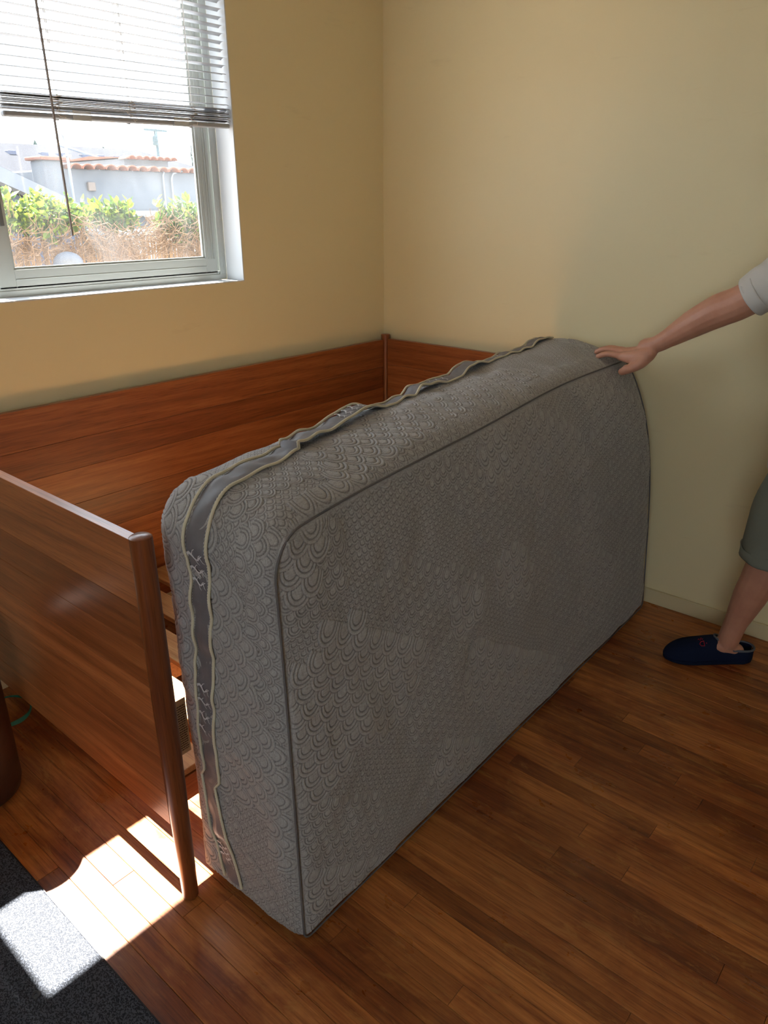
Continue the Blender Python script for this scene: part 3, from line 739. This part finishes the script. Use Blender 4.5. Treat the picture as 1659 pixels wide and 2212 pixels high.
# left leg (behind, outside the frame)
limb([(-.52, -2.03, .93), (-.55, -2.09, .75), (-.56, -2.17, .52), (-.56, -2.22, .38), (-.56, -2.30, .22), (-.56, -2.345, .09)], [.092, .084, .060, .057, .044, .036])
limb([(-.55, -2.37, .045), (-.565, -2.32, .062), (-.585, -2.255, .048), (-.60, -2.19, .034)], [.028, .034, .030, .022], 14, .9)
# left arm
limb([(-.60, -1.93, 1.415), (-.645, -2.02, 1.29), (-.67, -2.09, 1.17), (-.665, -2.10, 1.06), (-.655, -2.085, .95), (-.652, -2.075, .90)], [.056, .052, .046, .044, .031, .028])
limb([(-.652, -2.075, .905), (-.652, -2.068, .86), (-.655, -2.058, .81)], [.022, .028, .026], 14, 1.0)
for k in range(4):
    x0 = -.640-.004*k; y0 = -2.090+.020*k
    limb([(x0-.01, y0+.004, .83), (x0-.01, y0+.008, .785), (x0-.004, y0+.010, .755-.006*(k in (1, 2))), (x0+.004, y0+.010, .735-.008*(k in (1, 2)))], [.011, .0105, .0095, .0075], 12)
limb([(-.650, -2.05, .88), (-.645, -2.025, .85), (-.640, -2.012, .815), (-.638, -2.008, .79)], [.017, .014, .012, .009], 12)
# torso, neck, head
b.tube([(-.425, -2.01, .86), (-.425, -2.01, .93), (-.42, -1.99, 1.08), (-.42, -1.955, 1.25), (-.42, -1.93, 1.36), (-.42, -1.92, 1.44), (-.42, -1.915, 1.475)],
       [(.10, .13), (.115, .165), (.105, .150), (.115, .175), (.110, .185), (.075, .12), (.05, .06)], 24, True, 1, (0, 1, 0))
limb([SH, (-.34, -1.915, 1.44)], [.058, .062]); limb([(-.60, -1.93, 1.415), (-.5, -1.925, 1.44)], [.058, .062])
limb([(-.42, -1.93, 1.43), (-.42, -1.905, 1.52), (-.42, -1.885, 1.58)], [.062, .056, .056])
HC = Vector((-.42, -1.865, 1.66)); HM = Matrix.Rotation(R(-14), 3, 'X')
b.ellips(HC, (.076, .096, .118), 28, 20, HM); b.ellips(HC+Vector((0, .030, -.062)), (.056, .062, .056), 20, 14, HM)
b.ellips(HC+Vector((0, .098, -.018)), (.011, .017, .024), 12, 10, HM); b.ellips(HC+Vector((0, .108, -.034)), (.015, .014, .010), 12, 10, HM)
for sx in (-1, 1):
    b.ellips(HC+Vector((sx*.078, -.008, -.012)), (.009, .020, .032), 12, 10, HM); b.ellips(HC+Vector((sx*.03, .088, .016)), (.024, .010, .008), 12, 8, HM)
b.ellips(HC+Vector((0, .084, -.068)), (.024, .013, .006), 14, 8, HM); b.ellips(HC+Vector((0, .080, -.078)), (.020, .012, .006), 14, 8, HM)
body = b.build('body', M['skin'], person, smooth=True)
rm = body.modifiers.new('remesh', 'REMESH'); rm.mode = 'VOXEL'; rm.voxel_size = .0028; rm.use_smooth_shade = True
smo = body.modifiers.new('smooth', 'SMOOTH'); smo.factor = .5; smo.iterations = 5
# eyes, hair
for sx in (-1, 1):
    MB().ellips(HC+Vector((sx*.030, .083, .002)), (.0125, .011, .008), 16, 10).build('eye', M['eye'], person, smooth=True)
    MB().tube([HC+Vector((sx*.016, .097, .024)), HC+Vector((sx*.032, .094, .029)), HC+Vector((sx*.050, .080, .022))], [.003, .0035, .002], 8).build('eyebrow', M['hair'], person, smooth=True)
hb = MB(); hb.ellips(HC+Vector((0, -.014, .022)), (.083, .096, .112), 32, 20, HM)
hm = hb.mesh('hair', True); bmh = bmesh.new(); bmh.from_mesh(hm)
dl = [v for v in bmh.verts if (v.co.z < HC.z+.055-max(0, (-(v.co.y-HC.y)))*1.1 and v.co.y > HC.y-.10 and not (v.co.y < HC.y-.04 and v.co.z > HC.z-.05)) or v.co.z < HC.z-.06]
bmesh.ops.delete(bmh, geom=dl, context='VERTS'); bmh.to_mesh(hm); bmh.free(); ho = link('hair', hm, M['hair'], person); sl = ho.modifiers.new('solid', 'SOLIDIFY'); sl.thickness = .008
# thumbnail / fingernails on the visible hand
for f in fingers:
    a, c = Vector(f[2]), Vector(f[3]); d = (c-a).normalized(); nrm = Vector((0, .55, .83)); p = a.lerp(c, .95)+nrm*.0082
    side = d.cross(nrm).normalized(); n2 = side.cross(d)
    MB().ellips(p, (.0050, .0062, .0012), 12, 6, Matrix((side, d, n2)).transposed()).build('fingernail', M['nail'], person, smooth=True)
# clothes
def cloth(name, rings, mat, n=40, fold=.004, seed=1, calm=0):
    """open tube of cloth; rings = (centre, (ra, rb), up)"""
    x = []; P = [Vector(r_[0]) for r_ in rings]; K = 8; g = []
    for i in range((len(P)-1)*K+1):
        q = i/K; a = min(int(q), len(P)-2); u = q-a; c = P[a].lerp(P[a+1], u); tdir = (P[min(a+1, len(P)-1)]-P[a]).normalized()
        ra = rings[a][1][0]*(1-u)+rings[a+1][1][0]*u; rb_ = rings[a][1][1]*(1-u)+rings[a+1][1][1]*u
        upv = Vector(rings[a][2]); A = (upv-tdir*upv.dot(tdir)).normalized(); B = tdir.cross(A); g.append((c, A, B, ra, rb_, q))
    # smooth the frame
    vs = np.zeros((len(g), n, 3))
    for i, (c, A, B, ra, rb_, q) in enumerate(g):
        for k in range(n):
            th = 2*math.pi*k/n
            w_ = fold*(1 if not calm else max(.15, min(1, (len(P)-1-q)/1.0)))*(math.sin(th*3+q*2.2+seed)+.6*math.sin(th*7-q*3.5+seed*2)+.5*math.sin(q*4+th))
            p = c+A*(math.cos(th)*(ra+w_))+B*(math.sin(th)*(rb_+w_)); vs[i, k] = p
    for _ in range(4):
        vs[1:-1] = (vs[:-2]+vs[1:-1]*2+vs[2:])/4
    mb = MB(); mb.v = [tuple(p) for p in vs.reshape(-1, 3)]
    for i in range(len(g)-1):
        for k in range(n): mb.f.append((i*n+k, i*n+(k+1) % n, (i+1)*n+(k+1) % n, (i+1)*n+k))
    return mb
shirt = cloth('t_shirt', [((-.425, -2.015, .82), (.150, .204), (0, 1, 0)), ((-.425, -2.005, .95), (.142, .196), (0, 1, 0)), ((-.42, -1.975, 1.12), (.122, .172), (0, 1, 0)), ((-.42, -1.945, 1.27), (.128, .190), (0, 1, 0)), ((-.42, -1.93, 1.38), (.122, .198), (0, 1, 0)), ((-.42, -1.92, 1.45), (.090, .150), (0, 1, 0)), ((-.42, -1.915, 1.49), (.068, .072), (0, 1, 0))], M['shirt'])
def joinmb(a, c): n = len(a.v); a.v += c.v; a.f += [tuple(i+n for i in f) for f in c.f]
joinmb(shirt, cloth('sleeve', [((-.32, -1.90, 1.43), (.075, .070), (0, .3, 1)), ((-.235, -1.875, 1.405), (.073, .068), (0, .3, 1)), ((-.222, -1.80, 1.347), (.072, .066), (0, .3, 1)), ((-.212, -1.725, 1.288), (.067, .062), (0, .3, 1)), ((-.207, -1.672, 1.247), (.062, .058), (0, .3, 1))], M['shirt'], fold=.005, seed=2, calm=1))
joinmb(shirt, cloth('sleeve', [((-.52, -1.92, 1.43), (.075, .070), (0, 1, .1)), ((-.605, -1.94, 1.405), (.072, .068), (0, 1, .1)), ((-.64, -1.99, 1.33), (.070, .066), (0, 1, .1)), ((-.665, -2.06, 1.22), (.062, .058), (0, 1, .1))], M['shirt'], fold=.003, seed=3))
so = shirt.build('t_shirt', M['shirt'], person, smooth=True); q = so.modifiers.new('solid', 'SOLIDIFY'); q.thickness = .003; q.offset = 1
hem = cloth('sleeve_hem', [((-.2105, -1.700, 1.268), (.0690, .0640), (0, .3, 1)), ((-.2065, -1.668, 1.244), (.0655, .0610), (0, .3, 1))], M['shirt'], fold=.0006, seed=2)
q = hem.build('sleeve_hem', M['shirt'], so, smooth=True).modifiers.new('solid', 'SOLIDIFY'); q.thickness = .004; q.offset = 1
sh = cloth('shorts', [((-.425, -2.01, .98), (.128, .175), (0, 1, 0)), ((-.425, -2.02, .88), (.130, .185), (0, 1, 0)), ((-.425, -2.025, .80), (.118, .185), (0, 1, 0))], M['shorts'], fold=.003)
joinmb(sh, cloth('leg_cloth', [((-.335, -2.0, .92), (.105, .100), (0, 1, 0)), ((-.318, -1.960, .76), (.112, .102), (0, 1, 0)), ((-.300, -1.915, .60), (.102, .098), (0, 1, 0)), ((-.296, -1.903, .505), (.100, .100), (0, 1, 0)), ((-.295, -1.900, .455), (.100, .102), (0, 1, 0))], M['shorts'], fold=.004, seed=4))
joinmb(sh, cloth('leg_cloth', [((-.515, -2.04, .92), (.108, .100), (0, 1, 0)), ((-.545, -2.09, .76), (.110, .100), (0, 1, 0)), ((-.56, -2.155, .58), (.102, .098), (0, 1, 0)), ((-.56, -2.20, .46), (.100, .100), (0, 1, 0))], M['shorts'], fold=.004, seed=5))
so = sh.build('shorts', M['shorts'], person, smooth=True); q = so.modifiers.new('solid', 'SOLIDIFY'); q.thickness = .003; q.offset = 1
hem = cloth('shorts_hem', [((-.2955, -1.9005, .490), (.1025, .1035), (0, 1, 0)), ((-.295, -1.900, .455), (.1025, .1045), (0, 1, 0))], M['shorts'], fold=.004, seed=4)
q = hem.build('hem', M['shorts'], so, smooth=True).modifiers.new('solid', 'SOLIDIFY'); q.thickness = .003; q.offset = 1
# slippers
def slipper(heel, toe, label=None, mark=False):
    heel = Vector(heel); toe = Vector(toe); ax = (toe-heel); L = ax.length; ax.normalize(); sd_ = Vector((-ax.y, ax.x, 0)); Z = Vector((0, 0, 1))
    def hw(t): return (.036+.014*max(0, min(1, (t-.25)/.45)))*math.sqrt(max(0, 1-max(0, (.14-t)/.14)**2.2))*math.sqrt(max(0, 1-max(0, (t-.72)/.28)**2.3))
    N = 40; outl = [(t, hw(t)) for t in [.5-.5*math.cos(math.pi*k/N) for k in range(N+1)]]
    mb = MB(); lo = [heel+ax*(t*L)+sd_*h for t, h in outl]+[heel+ax*(t*L)-sd_*h for t, h in outl[-2:0:-1]]; n = len(lo); cen = heel+ax*(L*.5)
    for z, s_ in ((.001, .93), (.006, .99), (.018, 1.0), (.022, .97)):
        for p in lo: q_ = cen+(p-cen)*s_; mb.v.append((q_.x, q_.y, z))
    for l in range(3):
        for k in range(n): mb.f.append((l*n+k, l*n+(k+1) % n, (l+1)*n+(k+1) % n, (l+1)*n+k))
    mb.f.append(tuple(range(n-1, -1, -1))); mb.f.append(tuple(range(3*n, 4*n)))
    root = mb.build('slipper', M['navy'], person, smooth=True, auto=50)
    if label: root['label'] = label
    def hh(t): return .036+.042*max(0, min(1, (1.02-t)/.55))**.75 if t > .40 else .078
    def thmax(t):
        if t >= .46: return 90.
        return 90-62*min(1, ((.46-t)/.20))**.6
    mb = MB(); NT_, NH = 44, 14; ids = {}
    def P(t, th, sgn):
        h = hw(t); c = heel+ax*(t*L); a = math.radians(th); hgt = hh(t) if t > .30 else hh(t)
        if t > .72: hgt *= math.sqrt(max(.0, 1-((t-.72)/.285)**2.4))
        if t < .16: hgt *= 1
        return c+sd_*(sgn*h*math.cos(a)**.75*(1.03))+Z*(.016+hgt*math.sin(a)**.9)
    for sgn in (1, -1):
        base = len(mb.v)
        for i in range(NT_+1):
            t = .004+.992*(.5-.5*math.cos(math.pi*i/NT_))
            for j in range(NH+1): mb.v.append(tuple(P(t, thmax(t)*j/NH, sgn)))
        for i in range(NT_):
            for j in range(NH): q_ = base+i*(NH+1)+j; mb.f.append((q_, q_+NH+1, q_+NH+2, q_+1) if sgn > 0 else (q_, q_+1, q_+NH+2, q_+NH+1))
    me = mb.mesh('upper', True); bmu = bmesh.new(); bmu.from_mesh(me); bmesh.ops.remove_doubles(bmu, verts=bmu.verts, dist=.0006); bmu.to_mesh(me); bmu.free()
    u_ = link('upper', me, M['navy'], root); u_.modifiers.new('s', 'SOLIDIFY').thickness = .006
    rim = MB(); pts_ = []
    ts_ = [.46-.456*k/30 for k in range(31)]
    pts_ = [P(t, thmax(t), 1) for t in ts_]+[P(t, thmax(t), -1) for t in reversed(ts_)]
    rim.tube(pts_, .0042, 8).build('collar', M['lining'], root, smooth=True)
    inl = MB(); inl.v = [tuple(cen+(p-cen)*.88)[:2]+(.0235,) for p in lo]; inl.f = [tuple(range(n))]
    inl.build('insole', M['lining'], root)
    if mark:
        def at(t, th): p = P(t, abs(th), 1 if th > 0 else -1); return p+Z*.003+sd_*(.002 if th > 0 else -.002)
        mb = MB()
        mb.tube([at(.60, 52), at(.60, 74)], .0012, 6); mb.tube([at(.60, 52), at(.635, 54), at(.65, 62), at(.635, 71), at(.60, 74)], .0012, 6)
        mb.tube([at(.572, 60), at(.580, 64)], .0012, 6)
        for t, h in ((.600, 84), (.625, 82), (.61, 89), (.640, 86)): mb.tube([at(t, h), at(t+.012, h-2)], .0011, 6)
        mb.build('embroidery', M['red'], root, smooth=True)
slipper((-.178, -1.878, 0), (-.368, -1.632, 0), mark=True)
slipper((-.545, -2.405, 0), (-.612, -2.115, 0))

# ------------------------------------------------------------------ outside
tag(MB().box(-12, .6, -.75, 60, 60, -.6).build('ground', M['ground']), kind='structure')
# reed fence
fe = empty('reed_fence', (0, 2.05, -.6), 'sun-bleached reed fence topped by dry vines outside the window', 'fence')
rr = random.Random(9); mb = MB(); x = -2.6
while x < 2.4:
    h = 1.30+rr.uniform(-.03, .05); r_ = rr.uniform(.004, .007)
    mb.tube([(x, 2.05+rr.uniform(-.006, .006), -.6), (x+rr.uniform(-.01, .01), 2.05+rr.uniform(-.006, .006), h)], r_, 5); x += r_*2.1
o = mb.build('reeds', M['reed'], fe); o['kind'] = 'stuff'
for x in (-2.4, -1.1, .2, 1.5): MB().box(x, 2.07, -.6, x+.06, 2.13, 1.30, .003).build('fence_post', M['woodg'], fe)
MB().box(-2.6, 2.062, 1.02, 2.4, 2.072, 1.06).build('fence_rail', M['woodg'], fe)
mb = MB()
for k in range(1900):
    x = rr.uniform(-1.2, 1.2); z = 1.16+rr.random()**.7*.25+.03*math.sin(x*9); y = 1.95+rr.uniform(-.14, .12); P0 = Vector((x, y, z)); a = rr.uniform(0, 6.28)
    pts = [P0]
    for q in range(3): a += rr.uniform(-.9, .9); pts.append(pts[-1]+Vector((math.cos(a)*.035, rr.uniform(-.02, .02), math.sin(a)*.03)))
    mb.tube(pts, .0022, 4, False)
o = mb.build('dry_vines', M['twigb'], fe); o['kind'] = 'stuff'
# leafy hedges: the larger leaves one by one, the rest as foliage
def leafmesh(s):
    vs = [(0, 0, 0), (s*.22, s*.3, .04*s), (s*.25, s*.6, .05*s), (0, s, 0), (-s*.25, s*.6, .05*s), (-s*.22, s*.3, .04*s), (0, s*.5, -.05*s)]
    me = bpy.data.meshes.new('leaf'); me.from_pydata(vs, [], [(0, 1, 6), (1, 2, 6), (2, 3, 6), (3, 4, 6), (4, 5, 6), (5, 0, 6)]); me.materials.append(M['leaf']); return me
LM = [leafmesh(s) for s in (.05, .062, .075)]
def hedge(cx, cy, cz, rx, ry, rz, label, n=1500, big=110, seed=1):
    root = empty('hedge_shrub', (cx, cy, -.6), label, 'shrub', 'green shrubs over the reed fence'); rr = random.Random(seed); mb = MB()
    def pt(surf):
        while True:
            p = Vector((rr.uniform(-1, 1), rr.uniform(-1, 1), rr.uniform(-1, 1)))
            if p.length <= 1 and (not surf or p.length > .7): break
        bump = 1+.22*math.sin(p.x*7+seed)+.12*math.sin(p.x*17)
        return Vector((cx+p.x*rx, cy+p.y*ry, cz+p.z*rz*bump)), p
    for k in range(n):
        c, p = pt(False); s = rr.uniform(.025, .05); Q = Matrix.Rotation(rr.uniform(0, 6.28), 3, 'Z') @ Matrix.Rotation(rr.uniform(-1.3, 1.3), 3, 'X') @ Matrix.Rotation(rr.uniform(-1, 1), 3, 'Y')
        b0 = len(mb.v)
        for v in ((0, 0, 0), (s*.25, s*.5, .05*s), (0, s, 0), (-s*.25, s*.5, .05*s)): mb.v.append(tuple(c+Q @ Vector(v)))
        mb.f.append((b0, b0+1, b0+2)); mb.f.append((b0, b0+2, b0+3))
    me = mb.mesh('foliage'); me.materials.append(M['leaf']); o = bpy.data.objects.new('foliage', me); COL.objects.link(o); o.parent = root; o.matrix_parent_inverse = Matrix.Translation(root.location).inverted(); o['kind'] = 'stuff'
    for k in range(big):
        c, p = pt(True)
        if p.y > .2: c.y -= 2*abs(p.y)*ry*.8
        o = bpy.data.objects.new('leaf', LM[k % 3]); COL.objects.link(o); o.parent = root; o.matrix_parent_inverse = Matrix.Translation(root.location).inverted()
        o.location = c; o.rotation_euler = (rr.uniform(-1.2, 1.2), rr.uniform(-.8, .8), rr.uniform(0, 6.28))
    mb = MB()
    for k in range(5):
        a = cx+rr.uniform(-.5, .5)*rx; mb.tube([(a, cy, -.6), (a+rr.uniform(-.05, .05), cy, .4), (a+rr.uniform(-.1, .1), cy+rr.uniform(-.05, .05), cz)], [.012, .009, .004], 6)
    mb.build('stems', M['twigb'], root)
    for k in range(9):   # shoots standing above the crown
        c, p = pt(True); zt = cz+rz*(.9+.5*rr.random()); q = Vector((c.x, c.y, zt)); 
        MB().tube([(c.x, c.y, cz), q], .0018, 4).build('shoot', M['twigb'], root)
        for j in range(3):
            o = bpy.data.objects.new('leaf', LM[j % 3]); COL.objects.link(o); o.parent = root; o.matrix_parent_inverse = Matrix.Translation(root.location).inverted()
            o.location = q-Vector((0, 0, .02*j)); o.rotation_euler = (rr.uniform(.3, 1.2), rr.uniform(-.5, .5), rr.uniform(0, 6.28))
    return root
hedge(-.62, 1.98, 1.455, .33, .12, .10, 'green leafy shrub over the reed fence at the left of the view', 1500, 130, 1)
hedge(-.16, 2.0, 1.45, .15, .10, .065, 'small yellow-green shrub behind the hanging blind wand', 700, 70, 2)
hedge(.36, 1.98, 1.42, .24, .12, .11, 'green shrub with yellow shoots at the right of the view', 1300, 120, 3)
hedge(.80, 2.0, 1.42, .24, .12, .11, 'green shrub hidden behind the right window stile', 700, 40, 4)
# dome-shaped cover in front of the fence
dm = empty('dome_cover', (-.50, 1.82, -.6), 'pale blue dome-shaped cover in front of the reed fence', 'cover')
prof = [(.078, 1.205), (.082, 1.21), (.080, 1.218)]+[(.078*math.cos(a), 1.218+.062*math.sin(a)) for a in [k*math.pi/2/10 for k in range(0, 10)]]+[(.004, 1.2805)]
MB().lathe(prof, -.60, 1.78, 28).build('shell', M['dome'], dm, smooth=True)
MB().lathe([(.02, -.6), (.02, 1.21)], -.60, 1.78, 12).build('stand', M['galv'], dm, smooth=True)
# weathered timber pieces behind the fence
for i, (x, z, lab) in enumerate(((1.40, 1.43, 'slanted grey timber behind the fence, left of its twin'), (1.53, 1.43, 'slanted grey timber behind the fence, right of its twin and nearer the stile'), (.92, 1.44, 'broad slanted grey timber behind the middle of the fence'))):
    wdt = .03 if i < 2 else .06
    tag(MB().prism([(x-wdt, z), (x+wdt, z+.01), (x+.75, .4), (x+.75-2*wdt, .4)], 4.0, 4.06, 'y').build('timber', M['woodg'], bevel=.003), lab, 'timber')
# garage with tiled coping
g = empty('garage', (4.5, 8.5, -.6), 'pale stucco garage with terracotta coping seen through the window', 'building')
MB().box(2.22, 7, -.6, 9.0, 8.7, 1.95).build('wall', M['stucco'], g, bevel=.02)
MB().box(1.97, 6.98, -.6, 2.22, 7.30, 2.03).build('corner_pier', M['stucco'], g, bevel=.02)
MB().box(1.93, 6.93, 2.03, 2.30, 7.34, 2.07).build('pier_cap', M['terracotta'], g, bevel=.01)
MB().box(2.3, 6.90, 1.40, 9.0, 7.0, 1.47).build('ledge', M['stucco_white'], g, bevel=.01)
def tilemesh(Lt=.36, r=.075):
    mb = MB(); n = 8; vs = []
    for i, yv in enumerate((-.02, Lt)):
        for k in range(n+1):
            a = math.pi*k/n; rr_ = r*(1.06-.12*i); vs.append((rr_*math.cos(a), yv, rr_*math.sin(a)*.75)); vs.append((rr_*.8*math.cos(a), yv, rr_*.8*math.sin(a)*.75-.004))
    fs = []
    w_ = 2*(n+1)
    for k in range(n): a = 2*k; fs += [(a, a+2, w_+a+2, w_+a), (a+1, w_+a+1, w_+a+3, a+3), (a, a+1, a+3, a+2), (w_+a, w_+a+2, w_+a+3, w_+a+1)]
    me = bpy.data.meshes.new('roof_tile'); me.from_pydata(vs, [], fs); me.materials.append(M['terracotta']); me.shade_smooth(); return me
TM = tilemesh(); x = 2.32; rr = random.Random(4)
while x < 8.9:
    o = bpy.data.objects.new('roof_tile', TM); COL.objects.link(o); o.parent = g; o.matrix_parent_inverse = Matrix.Translation(g.location).inverted(); o.location = (x, 6.88+rr.uniform(-.015, .015), 1.945+rr.uniform(0, .008)); o.rotation_euler = (0, 0, rr.uniform(-.04, .04)); x += .155
pa = [(3.60, .6), (3.60, 1.90), (3.63, 1.96), (3.72, 1.99), (3.86, 2.0)]
MB().tube([(a, 6.97, c) for a, c in pa], .013, 8).build('conduit', M['galv'], g, smooth=True)
MB().tube([(a+.13, 6.97, c-.03) for a, c in pa], .013, 8).build('conduit', M['galv'], g, smooth=True)
MB().box(2.50, 6.96, 1.70, 2.60, 7.0, 1.80, .006).build('wall_lamp', M['woodg'], g)
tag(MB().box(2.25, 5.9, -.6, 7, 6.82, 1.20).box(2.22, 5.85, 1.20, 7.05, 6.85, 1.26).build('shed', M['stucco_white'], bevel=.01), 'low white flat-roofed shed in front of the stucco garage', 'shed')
# second tiled roof behind
t2 = empty('tiled_roof_house', (6, 10.8, -.6), 'low house with terracotta roof strip behind the garage', 'building')
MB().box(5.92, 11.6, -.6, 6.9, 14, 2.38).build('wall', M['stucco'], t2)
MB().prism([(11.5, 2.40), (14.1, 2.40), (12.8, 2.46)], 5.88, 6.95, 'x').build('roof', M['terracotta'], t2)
x = 5.94
while x < 6.9:
    o = bpy.data.objects.new('roof_tile', TM); COL.objects.link(o); o.parent = t2; o.matrix_parent_inverse = Matrix.Translation(t2.location).inverted(); o.location = (x, 11.35, 2.37); x += .155
# grey-roofed house
g3 = empty('grey_roof_house', (9, 20, -.6), 'long house with grey shingle roof on the skyline', 'building')
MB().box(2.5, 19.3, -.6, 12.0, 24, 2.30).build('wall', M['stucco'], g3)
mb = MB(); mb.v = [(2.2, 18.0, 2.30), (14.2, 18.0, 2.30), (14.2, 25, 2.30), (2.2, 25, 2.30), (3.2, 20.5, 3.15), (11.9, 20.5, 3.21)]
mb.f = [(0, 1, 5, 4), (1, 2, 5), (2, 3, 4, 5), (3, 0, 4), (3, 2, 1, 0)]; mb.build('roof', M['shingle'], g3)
MB().tube([(10.2, 19.0, 2.70), (9.4, 20.5, 3.19)], .05, 6).build('roof_ridge', M['trimw'], g3)
for x in (7.4, 8.3, 8.8, 9.5, 10.0, 10.5): MB().box(x, 19.5, 2.84, x+.2, 19.75, 2.94).build('roof_vent', M['vent'], g3, bevel=.01)
# neighbour gable at left
g4 = empty('gable_garage', (.2, 5.6, -.6), 'blue grey gabled garage with white fascia at left edge of the view', 'building')
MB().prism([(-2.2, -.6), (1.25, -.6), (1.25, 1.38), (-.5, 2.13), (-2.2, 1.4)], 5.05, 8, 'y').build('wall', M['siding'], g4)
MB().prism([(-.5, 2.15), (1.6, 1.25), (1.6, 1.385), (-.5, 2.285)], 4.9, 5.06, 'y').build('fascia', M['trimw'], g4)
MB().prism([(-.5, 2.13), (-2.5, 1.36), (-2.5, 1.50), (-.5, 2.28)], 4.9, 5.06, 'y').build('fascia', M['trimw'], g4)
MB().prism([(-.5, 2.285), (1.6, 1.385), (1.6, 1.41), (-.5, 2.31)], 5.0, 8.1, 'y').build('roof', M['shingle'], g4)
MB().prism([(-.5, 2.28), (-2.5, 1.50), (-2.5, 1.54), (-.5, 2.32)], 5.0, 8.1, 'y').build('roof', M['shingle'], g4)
g5 = empty('low_house', (1.9, 9.3, -.6), 'low house with pale roof and dark eave left of the garage pier', 'building')
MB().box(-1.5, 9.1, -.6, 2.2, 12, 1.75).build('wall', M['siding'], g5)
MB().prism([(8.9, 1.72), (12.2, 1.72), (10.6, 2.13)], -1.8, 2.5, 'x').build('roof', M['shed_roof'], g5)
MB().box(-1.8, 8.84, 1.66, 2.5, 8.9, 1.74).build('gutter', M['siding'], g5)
# lamp mast, pole, trees, wires
sl_ = empty('mast', (2.14, 6.7, -.6), 'grey pipe mast with a hooked top rising behind the blind wand', 'mast')
MB().tube([(2.14, 6.7, -.6), (2.14, 6.7, 2.22), (2.135, 6.7, 2.27), (2.11, 6.7, 2.30), (2.075, 6.7, 2.30), (2.05, 6.7, 2.27), (2.045, 6.7, 2.24)], .016, 10).build('pipe', M['galv'], sl_, smooth=True)
MB().box(2.105, 6.67, 2.06, 2.175, 6.73, 2.08).build('bracket', M['galv'], sl_)
up_ = empty('utility_pole', (22.5, 35, -.6), 'wooden utility pole with one crossarm against the sky', 'utility pole')
MB().tube([(22.5, 35, -.6), (22.5, 35, 5.4)], [.16, .09], 10).build('pole', M['pole'], up_, smooth=True)
MB().box(21.8, 34.9, 5.22, 23.15, 35.0, 5.32).build('crossarm', M['pole'], up_)
MB().lathe([(.12, 4.55), (.13, 4.6), (.13, 4.95), (.1, 5.0)], 22.32, 34.85, 12).build('transformer', M['pole'], up_)
for i, (xa, za, xb, zb, lab) in enumerate(((4, 4.25, 34, 5.0, 'thin power line crossing the sky, upper of the two'), (4, 3.75, 34, 4.35, 'thin power line crossing the sky, lower of the two'))):
    tag(MB().tube([(xa+(xb-xa)*k/12, 34.6, za+(zb-za)*k/12+.25*((k-6)/6)**2) for k in range(13)], .012, 5).build('power_line', M['pole'], smooth=True), lab, 'cable')
def conifer(x, y, h, r, name, lab, seed):
    root = empty(name, (x, y, -.6), lab, 'tree'); rr = random.Random(seed); MB().tube([(x, y, -.6), (x, y, h*.6)], [.15, .05], 8).build('trunk', M['pole'], root)
    mb = MB()
    for k in range(900):
        u = rr.random(); z = -.2+(h+.2)*u; rad = r*(1-u)**.6*(.75+.35*rr.random()); a = rr.uniform(0, 6.28); c = Vector((x+rad*math.cos(a), y+rad*math.sin(a), z)); b0 = len(mb.v)
        for v in ((0, 0, .28), (.12, .02, 0), (-.12, 0, -.02), (0, .1, .08)): mb.v.append(tuple(c+Vector((v[0]*math.sin(a)+v[1], -v[0]*math.cos(a), v[2]))))
        mb.f += [(b0, b0+1, b0+2), (b0, b0+1, b0+3)]
    mb.lathe([(r*.9*(1-u)**.6+.02, -.3+(h+.1)*u) for u in [k/9 for k in range(10)]], x, y, 14)
    o = mb.build('foliage', M['conifer'], root); o['kind'] = 'stuff'
conifer(21.0, 29.0, 7.0, .95, 'cypress_tree', 'tall dark cypress beside the window stile', 1)
conifer(13.4, 30, 3.80, .45, 'distant_tree', 'small pointed tree top above the grey roof at left', 2)
conifer(17.0, 31, 3.78, .8, 'distant_tree', 'small round tree top above the grey roof near its right end', 3)
